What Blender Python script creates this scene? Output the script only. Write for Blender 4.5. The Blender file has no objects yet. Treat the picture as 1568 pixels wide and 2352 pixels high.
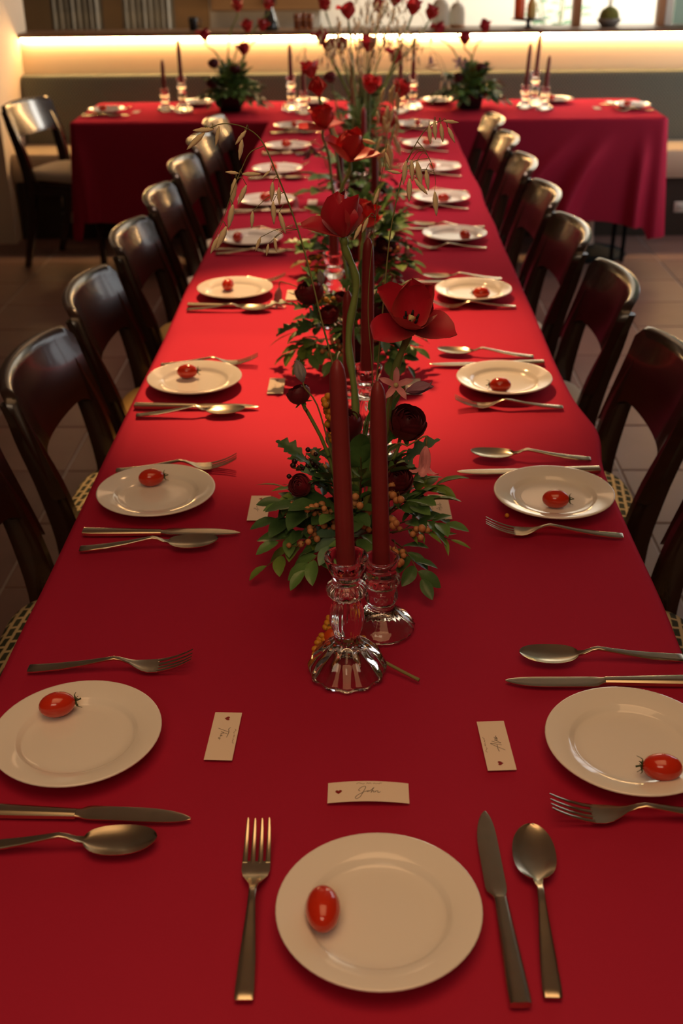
import bpy, math, random
from math import sin, cos, pi, radians
from mathutils import Vector, Matrix, noise

random.seed(7)
SC = bpy.context.scene
COL = SC.collection

# ------------------------------------------------------------------ camera
cd = bpy.data.cameras.new('camera')
cam = bpy.data.objects.new('camera', cd)
COL.objects.link(cam)
PITCH, YAW, ROLL = 0.4735, 0.0223, -0.0115
fw = Vector((-sin(YAW) * cos(PITCH), cos(YAW) * cos(PITCH), -sin(PITCH)))
rt = Vector((cos(YAW), sin(YAW), 0))
up = rt.cross(fw)
r2 = cos(ROLL) * rt + sin(ROLL) * up
u2 = -sin(ROLL) * rt + cos(ROLL) * up
M = Matrix((r2, u2, -fw)).transposed().to_4x4()
M.translation = Vector((0.012, 0, 1.57))
cam.matrix_world = M
cd.sensor_fit = 'VERTICAL'
cd.sensor_height = 36
cd.sensor_width = 24
cd.lens = 2620.57 / 2352 * 36
cd.clip_start = 0.05
cd.dof.use_dof = True
cd.dof.focus_distance = 1.46
cd.dof.aperture_fstop = 5.6
SC.camera = cam

# ------------------------------------------------------------------ world, view, lights
SC.view_settings.view_transform = 'Standard'
SC.view_settings.look = 'None'
SC.view_settings.gamma = 1
SC.view_settings.use_curve_mapping = False
SC.view_settings.exposure = 0.0
w = bpy.data.worlds.new('world')
SC.world = w
w.use_nodes = True
w.node_tree.nodes['Background'].inputs[0].default_value = (0.75, 0.72, 0.62, 1)
w.node_tree.nodes['Background'].inputs[1].default_value = 0.012


def light(name, typ, loc, aim, power, col, **kw):
    l = bpy.data.lights.new(name, typ)
    l.energy = power
    l.color = col
    for k, v in kw.items():
        setattr(l, k, v)
    o = bpy.data.objects.new(name, l)
    o.location = loc
    d = Vector(aim) - Vector(loc)
    o.rotation_euler = d.to_track_quat('-Z', 'Y').to_euler()
    COL.objects.link(o)
    return o


# ceiling spot over the table
light('ceiling_spot', 'SPOT', (-0.25, 3.65, 2.75), (-0.08, 2.50, 0.75), 270, (1.0, 0.55, 0.23), spot_size=radians(33), spot_blend=0.7, shadow_soft_size=0.035)
# soft warm area fills, added without any visible fixture
light('soft_fill', 'AREA', (0.0, 0.4, 2.8), (0.0, 0.5, 0), 9.5, (1.0, 0.55, 0.25), shape='RECTANGLE', size=1.6, size_y=1.6, spread=radians(120))
light('soft_fill', 'AREA', (-0.3, -0.8, 2.3), (0.0, 1.6, 0.9), 3, (1.0, 0.72, 0.46), shape='RECTANGLE', size=1.0, size_y=0.6, spread=radians(110))  # added behind the camera to brighten the flowers from the front
light('soft_fill', 'AREA', (0.0, 5.95, 2.8), (0.0, 5.95, 0), 8, (1.0, 0.58, 0.30), shape='RECTANGLE', size=2.2, size_y=0.8)
light('soft_fill', 'AREA', (0.0, 4.25, 2.8), (0.0, 4.25, 0), 6, (1.0, 0.66, 0.48), shape='RECTANGLE', size=0.5, size_y=1.4, spread=radians(55))  # added overhead to lift the far stretch of the long cloth
# garden room behind the ledge
light('garden_daylight', 'AREA', (2.2, 8.2, 2.3), (1.3, 9.2, 1.2), 110, (1.0, 0.95, 0.84), shape='RECTANGLE', size=1.4, size_y=1.2)
light('garden_lamp', 'AREA', (-0.6, 8.1, 2.5), (-0.8, 9.0, 1.2), 24, (1.0, 0.68, 0.40), shape='RECTANGLE', size=2.0, size_y=0.6)  # unseen source, added to brighten the curtains and brown wall


# ------------------------------------------------------------------ materials
def mat(name, col, rough=0.5, metal=0.0, spec=0.5, bump=None, vary=None, sheen=None, coat=0.0, trans=0.0, ior=1.45, sss=0.0, emit=None):
    m = bpy.data.materials.new(name)
    m.use_nodes = True
    nt = m.node_tree
    b = nt.nodes['Principled BSDF']
    b.inputs['Base Color'].default_value = (*col, 1)
    b.inputs['Roughness'].default_value = rough
    b.inputs['Metallic'].default_value = metal
    b.inputs['Specular IOR Level'].default_value = spec
    b.inputs['IOR'].default_value = ior
    b.inputs['Coat Weight'].default_value = coat
    b.inputs['Coat Roughness'].default_value = 0.08
    b.inputs['Transmission Weight'].default_value = trans
    if sss:
        b.inputs['Subsurface Weight'].default_value = sss
        b.inputs['Subsurface Scale'].default_value = 0.004
    if sheen:
        b.inputs['Sheen Weight'].default_value = sheen[0]
        b.inputs['Sheen Roughness'].default_value = sheen[1]
        b.inputs['Sheen Tint'].default_value = (*sheen[2], 1)
    if emit:
        b.inputs['Emission Color'].default_value = (*emit[0], 1)
        b.inputs['Emission Strength'].default_value = emit[1]
    tc = nt.nodes.new('ShaderNodeTexCoord')
    if vary:                                   # (scale, other colour, contrast, stretch)
        n = nt.nodes.new('ShaderNodeTexNoise')
        n.inputs['Scale'].default_value = vary[0]
        n.inputs['Detail'].default_value = 5
        mp = nt.nodes.new('ShaderNodeMapping')
        mp.inputs['Scale'].default_value = vary[3] if len(vary) > 3 else (1, 1, 1)
        nt.links.new(tc.outputs['Object'], mp.inputs[0])
        nt.links.new(mp.outputs[0], n.inputs['Vector'])
        r = nt.nodes.new('ShaderNodeValToRGB')
        r.color_ramp.elements[0].position = 0.5 - vary[2]
        r.color_ramp.elements[1].position = 0.5 + vary[2]
        r.color_ramp.elements[0].color = (*col, 1)
        r.color_ramp.elements[1].color = (*vary[1], 1)
        nt.links.new(n.outputs[0], r.inputs[0])
        nt.links.new(r.outputs[0], b.inputs['Base Color'])
    if bump:                                   # (scale, strength, distance)
        n = nt.nodes.new('ShaderNodeTexNoise')
        n.inputs['Scale'].default_value = bump[0]
        n.inputs['Detail'].default_value = 3
        nt.links.new(tc.outputs['Object'], n.inputs['Vector'])
        bp = nt.nodes.new('ShaderNodeBump')
        bp.inputs['Strength'].default_value = bump[1]
        bp.inputs['Distance'].default_value = bump[2]
        nt.links.new(n.outputs[0], bp.inputs['Height'])
        nt.links.new(bp.outputs[0], b.inputs['Normal'])
    return m


MT = {}
MT['velvet'] = mat('red_velvet', (0.25, 0.0010, 0.032), 0.9, spec=0.0, sheen=(0.05, 0.5, (1.0, 0.12, 0.2)), bump=(520, 0.35, 0.001), vary=(900, (0.20, 0.0008, 0.025), 0.2))
def add_nap(m, fac, col, rough):
    """the raised nap of velvet: a broad coloured gloss over the dyed pile"""
    nt = m.node_tree
    b = nt.nodes['Principled BSDF']
    out = nt.nodes['Material Output']
    g = nt.nodes.new('ShaderNodeBsdfAnisotropic')
    g.inputs['Color'].default_value = (*col, 1)
    g.inputs['Roughness'].default_value = rough
    mx = nt.nodes.new('ShaderNodeMixShader')
    mx.inputs[0].default_value = fac
    nt.links.new(b.outputs[0], mx.inputs[1])
    nt.links.new(g.outputs[0], mx.inputs[2])
    nt.links.new(mx.outputs[0], out.inputs[0])


add_nap(MT['velvet'], 0.27, (1.0, 0.125, 0.19), 0.66)
MT['porcelain'] = mat('porcelain', (0.80, 0.77, 0.72), 0.10, coat=0.3)
MT['steel'] = mat('brushed_steel', (0.52, 0.46, 0.34), 0.22, metal=1.0, vary=(60, (0.45, 0.40, 0.29), 0.3))
MT['tomato'] = mat('tomato_skin', (0.50, 0.018, 0.008), 0.14, coat=0.4, sss=0.12, vary=(40, (0.58, 0.040, 0.010), 0.25))
MT['calyx'] = mat('tomato_calyx', (0.030, 0.05, 0.010), 0.6)
MT['card'] = mat('card_paper', (0.78, 0.66, 0.55), 0.8, spec=0.2, bump=(300, 0.1, 0.0005))
MT['ink'] = mat('dark_ink', (0.05, 0.035, 0.015), 0.6)
MT['faint_ink'] = mat('faint_ink', (0.26, 0.18, 0.11), 0.7)
MT['heart'] = mat('heart_red', (0.22, 0.006, 0.006), 0.5)
MT['chair'] = mat('dark_stained_wood', (0.018, 0.007, 0.004), 0.25, spec=0.6, coat=0.4, vary=(7, (0.030, 0.011, 0.006), 0.25, (1, 1, 8)))
MT['seat_plain'] = mat('oatmeal_fabric', (0.70, 0.62, 0.50), 0.95, spec=0.1, bump=(240, 0.5, 0.002), vary=(160, (0.56, 0.49, 0.40), 0.3))
MT['seat_ochre'] = mat('ochre_fabric', (0.62, 0.40, 0.13), 0.95, spec=0.1, bump=(240, 0.5, 0.002), vary=(160, (0.52, 0.32, 0.11), 0.3))
MT['wax'] = mat('burgundy_wax', (0.18, 0.016, 0.020), 0.42, spec=0.45, sss=0.08, vary=(25, (0.22, 0.026, 0.028), 0.3), bump=(90, 0.15, 0.001))
MT['wick'] = mat('white_wick', (0.62, 0.55, 0.46), 0.9)
MT['glass'] = mat('pressed_glass', (1.0, 0.99, 0.97), 0.01, trans=1.0, ior=1.48)
MT['vase'] = mat('black_glazed_vase', (0.008, 0.010, 0.009), 0.07, coat=0.6)
MT['leaf'] = mat('deep_green_leaf', (0.085, 0.190, 0.055), 0.36, vary=(22, (0.115, 0.225, 0.065), 0.3))
MT['leaf_light'] = mat('yellow_green_leaf', (0.15, 0.23, 0.040), 0.42, vary=(22, (0.11, 0.19, 0.035), 0.3))
MT['leaf_blue'] = mat('blue_green_leaf', (0.11, 0.22, 0.13), 0.45, vary=(22, (0.14, 0.25, 0.16), 0.3))
MT['leaf_autumn'] = mat('yellowing_leaf', (0.24, 0.13, 0.020), 0.5, vary=(30, (0.14, 0.12, 0.022), 0.3))
MT['leaf_dark'] = mat('dark_leaf', (0.042, 0.100, 0.034), 0.4, vary=(22, (0.058, 0.13, 0.042), 0.3))
MT['stem'] = mat('pale_green_stem', (0.20, 0.27, 0.075), 0.5, vary=(30, (0.15, 0.22, 0.055), 0.3))
MT['twig'] = mat('brown_twig', (0.12, 0.075, 0.022), 0.7)
MT['tulip'] = mat('red_tulip_petal', (0.38, 0.005, 0.024), 0.42, sheen=(0.3, 0.5, (1.0, 0.3, 0.25)), vary=(28, (0.48, 0.010, 0.030), 0.3, (6, 6, 1)))
MT['tulip_bright'] = mat('bright_red_tulip_petal', (0.56, 0.020, 0.022), 0.45, sheen=(0.3, 0.5, (1.0, 0.4, 0.35)), vary=(28, (0.44, 0.010, 0.018), 0.3, (6, 6, 1)))
MT['ranunculus'] = mat('burgundy_petal', (0.085, 0.005, 0.012), 0.5, sheen=(0.25, 0.5, (0.9, 0.2, 0.25)), vary=(35, (0.11, 0.005, 0.014), 0.3))
MT['ranunculus_red'] = mat('wine_red_petal', (0.15, 0.005, 0.016), 0.5, sheen=(0.25, 0.5, (0.9, 0.2, 0.25)), vary=(35, (0.09, 0.004, 0.012), 0.3))
MT['clematis'] = mat('dusty_pink_petal', (0.70, 0.30, 0.32), 0.6, vary=(45, (0.56, 0.17, 0.21), 0.3, (6, 6, 1)))
MT['clematis_grey'] = mat('grey_violet_petal', (0.36, 0.36, 0.35), 0.65, vary=(60, (0.22, 0.20, 0.23), 0.25, (8, 8, 1)))
MT['clematis_violet'] = mat('violet_petal', (0.40, 0.20, 0.28), 0.65, vary=(60, (0.15, 0.06, 0.11), 0.25, (8, 8, 1)))
MT['stamen'] = mat('black_stamen', (0.010, 0.008, 0.010), 0.7)
MT['pistil'] = mat('cream_pistil', (0.55, 0.50, 0.25), 0.6)
MT['berry'] = mat('salmon_berry', (0.50, 0.17, 0.075), 0.5, vary=(60, (0.42, 0.24, 0.09), 0.3))
MT['berry_dark'] = mat('dark_berry', (0.030, 0.006, 0.008), 0.35)
MT['berry_yellow'] = mat('mustard_berry', (0.60, 0.28, 0.022), 0.45, vary=(60, (0.50, 0.20, 0.015), 0.3))
MT['berry_orange'] = mat('orange_hip', (0.55, 0.06, 0.010), 0.35)
MT['oat'] = mat('dried_oat_seed', (0.78, 0.66, 0.42), 0.75, vary=(60, (0.66, 0.55, 0.33), 0.3, (1, 1, 4)))
MT['oat_stem'] = mat('dried_grass_stem', (0.24, 0.20, 0.075), 0.7, vary=(14, (0.13, 0.15, 0.05), 0.3))
MT['cream'] = mat('cream_plaster', (0.72, 0.60, 0.46), 0.75, spec=0.2, bump=(60, 0.15, 0.002))
MT['panel'] = mat('cream_panel', (0.74, 0.60, 0.44), 0.7, spec=0.2, bump=(120, 0.1, 0.002))
MT['ledge'] = mat('brown_ledge_wood', (0.10, 0.048, 0.022), 0.45, vary=(8, (0.14, 0.066, 0.030), 0.3, (1, 12, 12)))
MT['led'] = mat('warm_led', (1, 0.8, 0.5), 0.5, emit=((1.0, 0.60, 0.24), 105.0))
MT['bench_seat'] = mat('beige_bench_fabric', (0.46, 0.37, 0.27), 0.95, spec=0.1, bump=(200, 0.4, 0.002))
MT['bench_base'] = mat('dark_bench_base', (0.035, 0.022, 0.014), 0.6)
MT['socket'] = mat('white_socket', (0.6, 0.57, 0.5), 0.5)
MT['grout'] = mat('grey_grout', (0.46, 0.41, 0.38), 0.9, bump=(200, 0.3, 0.002))
MT['brown_wall'] = mat('brown_wall', (0.20, 0.115, 0.048), 0.7, vary=(3, (0.26, 0.15, 0.065), 0.3))
MT['dark_wall'] = mat('dark_panel_wall', (0.05, 0.034, 0.022), 0.6)
MT['ceiling'] = mat('ceiling_paint', (0.50, 0.45, 0.37), 0.9)
MT['curtain'] = mat('grey_curtain', (0.30, 0.30, 0.27), 0.9, vary=(14, (0.20, 0.18, 0.15), 0.35, (6, 1, 0.2)))
MT['grey_wall'] = mat('grey_wall', (0.36, 0.32, 0.27), 0.8)
MT['pale_wall'] = mat('pale_plaster', (0.72, 0.68, 0.60), 0.8)
MT['wood_frame'] = mat('orange_wood_frame', (0.42, 0.19, 0.075), 0.45, vary=(9, (0.34, 0.14, 0.05), 0.3, (10, 10, 1)))
MT['wood_cabinet'] = mat('walnut_cabinet', (0.17, 0.085, 0.028), 0.5, vary=(6, (0.13, 0.06, 0.02), 0.3, (1, 8, 8)))
MT['black'] = mat('black_glaze', (0.012, 0.012, 0.014), 0.35)
MT['moss'] = mat('green_moss', (0.22, 0.21, 0.040), 0.95, bump=(160, 0.9, 0.01), vary=(40, (0.13, 0.14, 0.03), 0.25))
MT['stone'] = mat('grey_stoneware', (0.20, 0.17, 0.15), 0.6, bump=(80, 0.3, 0.003))
MT['amber'] = mat('amber_glass', (0.45, 0.16, 0.07), 0.08, trans=0.55, ior=1.45)
MT['dark_glass'] = mat('dark_bottle_glass', (0.035, 0.035, 0.028), 0.06, coat=0.5)
MT['cloche'] = mat('smoky_glass', (0.55, 0.50, 0.42), 0.06, trans=0.45, ior=1.2)
MT['grey_fabric'] = mat('grey_upholstery', (0.17, 0.155, 0.135), 0.9, bump=(150, 0.4, 0.003))
MT['brown_fabric'] = mat('brown_upholstery', (0.14, 0.085, 0.045), 0.85)
MT['orange'] = mat('orange_lacquer', (0.72, 0.11, 0.030), 0.35)
MT['straw'] = mat('straw_yellow', (0.55, 0.36, 0.11), 0.6)
MT['metal'] = mat('satin_column_metal', (0.72, 0.71, 0.69), 0.32, metal=0.85)
MT['iron'] = mat('black_cast_iron', (0.010, 0.013, 0.015), 0.7, spec=0.15)
MT['window_light'] = mat('daylit_window_pane', (0.8, 0.8, 0.75), 0.5, emit=((0.90, 0.96, 1.0), 1.9))
MT['green_view'] = mat('green_garden_glass', (0.20, 0.27, 0.20), 0.2, vary=(5, (0.10, 0.16, 0.09), 0.25), emit=((0.35, 0.45, 0.33), 0.25))


def bench_fabric():
    m = mat('grey_green_weave', (0.16, 0.17, 0.135), 0.95, spec=0.08)
    nt = m.node_tree
    b = nt.nodes['Principled BSDF']
    tc = nt.nodes.new('ShaderNodeTexCoord')
    ck = nt.nodes.new('ShaderNodeTexChecker')
    ck.inputs['Scale'].default_value = 110
    ck.inputs['Color1'].default_value = (0.19, 0.20, 0.165, 1)
    ck.inputs['Color2'].default_value = (0.080, 0.088, 0.072, 1)
    nt.links.new(tc.outputs['Object'], ck.inputs['Vector'])
    nt.links.new(ck.outputs['Color'], b.inputs['Base Color'])
    bp = nt.nodes.new('ShaderNodeBump')
    bp.inputs['Strength'].default_value = 0.6
    bp.inputs['Distance'].default_value = 0.003
    nt.links.new(ck.outputs['Fac'], bp.inputs['Height'])
    nt.links.new(bp.outputs[0], b.inputs['Normal'])
    return m


def seat_pattern():
    m = mat('dogtooth_fabric', (0.4, 0.33, 0.2), 0.95, spec=0.08, bump=(260, 0.4, 0.002))
    nt = m.node_tree
    b = nt.nodes['Principled BSDF']
    tc = nt.nodes.new('ShaderNodeTexCoord')
    mp = nt.nodes.new('ShaderNodeMapping')
    mp.inputs['Rotation'].default_value = (0, 0, 0.12)
    n = nt.nodes.new('ShaderNodeTexNoise')
    n.inputs['Scale'].default_value = 60
    mx = nt.nodes.new('ShaderNodeMix')
    mx.data_type = 'VECTOR'
    mx.inputs['Factor'].default_value = 0.004
    br = nt.nodes.new('ShaderNodeTexBrick')
    br.offset = 0.5
    br.inputs['Scale'].default_value = 1
    br.inputs['Color1'].default_value = (0.035, 0.042, 0.030, 1)
    br.inputs['Color2'].default_value = (0.055, 0.062, 0.045, 1)
    br.inputs['Mortar'].default_value = (0.46, 0.38, 0.23, 1)
    br.inputs['Mortar Size'].default_value = 0.0036
    br.inputs['Mortar Smooth'].default_value = 0.2
    br.inputs['Brick Width'].default_value = 0.030
    br.inputs['Row Height'].default_value = 0.0170
    nt.links.new(tc.outputs['Object'], mp.inputs[0])
    nt.links.new(mp.outputs[0], n.inputs['Vector'])
    nt.links.new(mp.outputs[0], mx.inputs[4])
    nt.links.new(n.outputs['Color'], mx.inputs[5])
    nt.links.new(mx.outputs[1], br.inputs['Vector'])
    nt.links.new(br.outputs['Color'], b.inputs['Base Color'])
    return m


MT['bench'] = bench_fabric()
MT['seat_pattern'] = seat_pattern()
TILE_MATS = [mat('terracotta_tile', c, 0.42, spec=0.4, vary=(9, tuple(v * 0.82 for v in c), 0.3), bump=(35, 0.08, 0.003))
             for c in ((0.225, 0.125, 0.105), (0.205, 0.115, 0.098), (0.245, 0.138, 0.112), (0.215, 0.112, 0.090))]


# ------------------------------------------------------------------ mesh helpers
class MB:
    def __init__(self):
        self.v = []
        self.f = []
        self.mi = []
        self.cur = 0

    def add(self, verts, faces):
        n = len(self.v)
        self.v += [tuple(p) for p in verts]
        self.f += [tuple(i + n for i in f) for f in faces]
        self.mi += [self.cur] * len(faces)
        return self

    def box(self, c, s, bev=0.0):
        x, y, z = s[0] / 2, s[1] / 2, s[2] / 2
        if bev <= 0:
            vs = [(c[0] + a * x, c[1] + b * y, c[2] + d * z) for d in (-1, 1) for b in (-1, 1) for a in (-1, 1)]
            return self.add(vs, [(0, 2, 3, 1), (4, 5, 7, 6), (0, 1, 5, 4), (2, 6, 7, 3), (0, 4, 6, 2), (1, 3, 7, 5)])
        b = min(bev, x, y, z)
        rings = []
        for zz, ins in ((-z, b), (-z + b, 0), (z - b, 0), (z, b)):
            xx, yy = x - ins, y - ins
            k = b * 0.6
            rings.append([(c[0] + px, c[1] + py, c[2] + zz) for px, py in
                          ((-xx + k, -yy), (xx - k, -yy), (xx, -yy + k), (xx, yy - k), (xx - k, yy), (-xx + k, yy), (-xx, yy - k), (-xx, -yy + k))])
        return self.loft(rings)

    def loft(self, rings, cap=True, closed=True):
        n = len(rings[0])
        vs = [p for r in rings for p in r]
        fs = []
        for i in range(len(rings) - 1):
            for j in range(n if closed else n - 1):
                k = (j + 1) % n
                fs.append((i * n + j, i * n + k, (i + 1) * n + k, (i + 1) * n + j))
        if cap:
            fs.append(tuple(range(n - 1, -1, -1)))
            fs.append(tuple((len(rings) - 1) * n + j for j in range(n)))
        return self.add(vs, fs)

    def lathe(self, prof, seg=32, c=(0, 0, 0), lobes=None, cap=False):
        rings = []
        for i, (r, z) in enumerate(prof):
            ring = []
            for j in range(seg):
                a = 2 * pi * j / seg
                rr = r
                if lobes and lobes[i]:
                    rr = r * (1 + lobes[i][1] * cos(lobes[i][0] * a))
                ring.append((c[0] + rr * cos(a), c[1] + rr * sin(a), c[2] + z))
            rings.append(ring)
        return self.loft(rings, cap=cap)

    def tube(self, pts, rad, seg=6, cap=True):
        pts = [Vector(p) for p in pts]
        if not isinstance(rad, (list, tuple)):
            rad = [rad] * len(pts)
        rings = []
        prev = None
        for i, p in enumerate(pts):
            a = pts[max(i - 1, 0)]
            b = pts[min(i + 1, len(pts) - 1)]
            t = (b - a).normalized()
            if prev is None:
                n = t.orthogonal().normalized()
            else:
                n = (prev - t * prev.dot(t))
                n = n.normalized() if n.length > 1e-6 else t.orthogonal().normalized()
            prev = n
            bn = t.cross(n)
            rings.append([p + (n * cos(2 * pi * j / seg) + bn * sin(2 * pi * j / seg)) * rad[i] for j in range(seg)])
        return self.loft(rings, cap=cap)

    def grid(self, P, flip=False):
        nr, nc = len(P), len(P[0])
        vs = [p for r in P for p in r]
        fs = []
        for i in range(nr - 1):
            for j in range(nc - 1):
                f = (i * nc + j, i * nc + j + 1, (i + 1) * nc + j + 1, (i + 1) * nc + j)
                fs.append(f[::-1] if flip else f)
        return self.add(vs, fs)

    def ball(self, c, r, seg=8, rings=5, sc=(1, 1, 1)):
        P = []
        top = (c[0], c[1], c[2] + r * sc[2])
        bot = (c[0], c[1], c[2] - r * sc[2])
        vs = [bot]
        for i in range(1, rings):
            t = -pi / 2 + pi * i / rings
            for j in range(seg):
                a = 2 * pi * j / seg
                vs.append((c[0] + r * sc[0] * cos(t) * cos(a), c[1] + r * sc[1] * cos(t) * sin(a), c[2] + r * sc[2] * sin(t)))
        vs.append(top)
        fs = []
        for j in range(seg):
            fs.append((0, 1 + (j + 1) % seg, 1 + j))
        for i in range(rings - 2):
            for j in range(seg):
                a = 1 + i * seg + j
                b = 1 + i * seg + (j + 1) % seg
                fs.append((a, b, b + seg, a + seg))
        n = len(vs) - 1
        for j in range(seg):
            fs.append((n, 1 + (rings - 2) * seg + j, 1 + (rings - 2) * seg + (j + 1) % seg))
        return self.add(vs, fs)

    def mesh(self, name, mats, smooth=True, angle=None):
        me = bpy.data.meshes.new(name)
        me.from_pydata(self.v, [], self.f)
        for m in (mats if isinstance(mats, (list, tuple)) else [mats]):
            me.materials.append(MT[m] if isinstance(m, str) else m)
        if any(self.mi):
            me.polygons.foreach_set('material_index', self.mi)
        if smooth:
            me.polygons.foreach_set('use_smooth', [True] * len(me.polygons))
            if angle:
                me.set_sharp_from_angle(angle=radians(angle))
        me.update()
        return me

    def build(self, name, mats, parent=None, smooth=True, angle=None, loc=None, mw=None):
        return obj(name, self.mesh(name, mats, smooth, angle), parent, loc, mw)


def obj(name, me, parent=None, loc=None, mw=None):
    o = bpy.data.objects.new(name, me)
    COL.objects.link(o)
    if parent:
        o.parent = parent
    if mw is not None:
        o.matrix_local = mw
    elif loc is not None:
        o.location = loc
    return o


def tag(o, label=None, cat=None, group=None, kind=None):
    if label:
        o['label'] = label
    if cat:
        o['category'] = cat
    if group:
        o['group'] = group
    if kind:
        o['kind'] = kind
    return o


def thing(name, label, cat, loc=(0, 0, 0), rz=0.0, group=None):
    o = bpy.data.objects.new(name, None)
    o.empty_display_size = 0.05
    COL.objects.link(o)
    o.location = loc
    o.rotation_euler = (0, 0, rz)
    return tag(o, label, cat, group)


def copy_tree(o, parent=None):
    c = o.copy()
    COL.objects.link(c)
    if parent:
        c.parent = parent
    for ch in list(o.children):
        copy_tree(ch, c)
    return c


def orient(loc, z, xhint=None, s=1.0, spin=0.0):
    z = Vector(z).normalized()
    x = Vector(xhint) if xhint is not None else z.orthogonal()
    x = (x - z * x.dot(z))
    if x.length < 1e-5:
        x = z.orthogonal()
    x.normalize()
    y = z.cross(x)
    m = Matrix((x, y, z)).transposed().to_4x4()
    m = m @ Matrix.Rotation(spin, 4, 'Z') @ Matrix.Scale(s, 4)
    m.translation = Vector(loc)
    return m


def bez(p, n=12):
    """smooth curve through the points (Catmull-Rom)"""
    p = [Vector(q) for q in p]
    if len(p) == 2:
        return [p[0].lerp(p[1], i / n) for i in range(n + 1)]
    out = []
    for i in range(len(p) - 1):
        a = p[i - 1] if i > 0 else p[i] * 2 - p[i + 1]
        b, c = p[i], p[i + 1]
        d = p[i + 2] if i + 2 < len(p) else p[i + 1] * 2 - p[i]
        k = max(2, n // (len(p) - 1))
        for j in range(k):
            t = j / k
            out.append(0.5 * ((2 * b) + (c - a) * t + (2 * a - 5 * b + 4 * c - d) * t * t + (3 * b - a - 3 * c + d) * t ** 3))
    out.append(p[-1])
    return out


def sm(t):
    t = min(1, max(0, t))
    return t * t * (3 - 2 * t)


ORD = ['first', 'second', 'third', 'fourth', 'fifth', 'sixth', 'seventh', 'eighth', 'ninth']
TZ = 0.75


# ================================================================== THE ROOM
def struct(name, mb, m, parent=None, smooth=False, label=None):
    o = mb.build(name, m, parent, smooth)
    if not parent:
        o['kind'] = 'structure'
    if label:
        o['label'] = label
    return o


fl = struct('floor', MB().box((0.1, 4.0, -0.054), (6.7, 10.8, 0.1)), 'grout')
tile_me = []
for tm in TILE_MATS:
    b = MB()
    hx, hy = 0.177, 0.182
    b.loft([[(-hx, -hy, -0.006), (hx, -hy, -0.006), (hx, hy, -0.006), (-hx, hy, -0.006)],
            [(-hx, -hy, -0.002), (hx, -hy, -0.002), (hx, hy, -0.002), (-hx, hy, -0.002)],
            [(-hx + .003, -hy + .003, 0), (hx - .003, -hy + .003, 0), (hx - .003, hy - .003, 0), (-hx + .003, hy - .003, 0)]])
    tile_me.append(b.mesh('tile', tm, smooth=False))
for i in range(16):
    for j in range(16):
        obj('tile', random.choice(tile_me), fl, loc=(0.84 - 3.6 + 0.36 * (i + 0.5), 5.95 - 0.37 * (13.5 - j), random.uniform(-0.0006, 0.0004)))

struct('wall_back', MB().box((0.275, 7.02, 0.511), (4.45, 0.14, 1.022)), 'panel')
struct('trim_1', MB().box((0.275, 7.07, 1.041), (4.45, 0.30, 0.022), 0.003), 'ledge')
struct('wall_left', MB().box((-3.2, 2.9, 1.45), (0.1, 8.4, 3.0)), 'dark_wall')
struct('wall_corner', MB().box((-2.55, 6.74, 1.475), (1.22, 0.72, 2.95)), 'cream')
b = MB()
b.box((2.55, 2.9, 0.24), (0.1, 8.4, 0.48)).box((2.55, 2.9, 2.525), (0.1, 8.4, 0.85)).box((2.55, 1.15, 1.29), (0.1, 4.9, 1.62)).box((2.55, 7.0, 1.29), (0.1, 0.2, 1.62))
struct('wall_right', b, 'grey_wall')
wf = MB()
for y in (3.63, 4.44, 5.25, 6.06, 6.87):
    wf.box((2.49, y, 1.29), (0.06, 0.06, 1.62))
for z in (0.51, 2.07):
    wf.box((2.49, 5.25, z), (0.06, 3.24, 0.06))
win = struct('window_1', wf, 'wood_frame')
for y in (4.035, 4.845, 5.655, 6.465):
    MB().box((2.50, y, 1.29), (0.008, 0.76, 1.52)).build('pane', 'window_light', win, False)
struct('wall_front', MB().box((0.1, -1.35, 1.45), (6.7, 0.1, 3.0)), 'grey_wall')
struct('ceiling', MB().box((0.1, 4.0, 3.0), (6.9, 10.9, 0.1)), 'ceiling')
# garden room beyond the ledge
struct('wall_rear', MB().box((0.1, 9.35, 1.45), (6.7, 0.1, 3.0)), 'pale_wall')
x0, x1 = (-1.1343, 9.2000, 0.9848)[0], (-0.3093, 9.2000, 0.9773)[0]
struct('wall_brown', MB().box((-2.6, 9.26, 1.45), (2 * (2.6 + x0), 0.08, 2.9)), 'brown_wall')
struct('wall_grey', MB().box(((x0 + x1) / 2, 9.27, 1.45), (x1 - x0, 0.06, 2.9)), 'grey_wall')
zc = (-0.7274, 9.0000, 1.0376)[2]
cb = thing('wall_cabinet', 'brown wooden wall cabinet in the dim room behind the ledge', 'cabinet', ((x0 + x1) / 2 + 0.06, 9.1, zc))
MB().box((0, 0, 0.35), (0.86, 0.26, 0.70), 0.004).build('body', 'wood_cabinet', cb, False)
for k in (-1, 1):
    d = MB().box((k * 0.215, -0.14, 0.35), (0.415, 0.02, 0.68), 0.003).build('door', 'wood_cabinet', cb, False)
    MB().box((k * 0.04, -0.16, 0.10), (0.012, 0.02, 0.10)).build('handle', 'iron', d, False)
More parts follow.
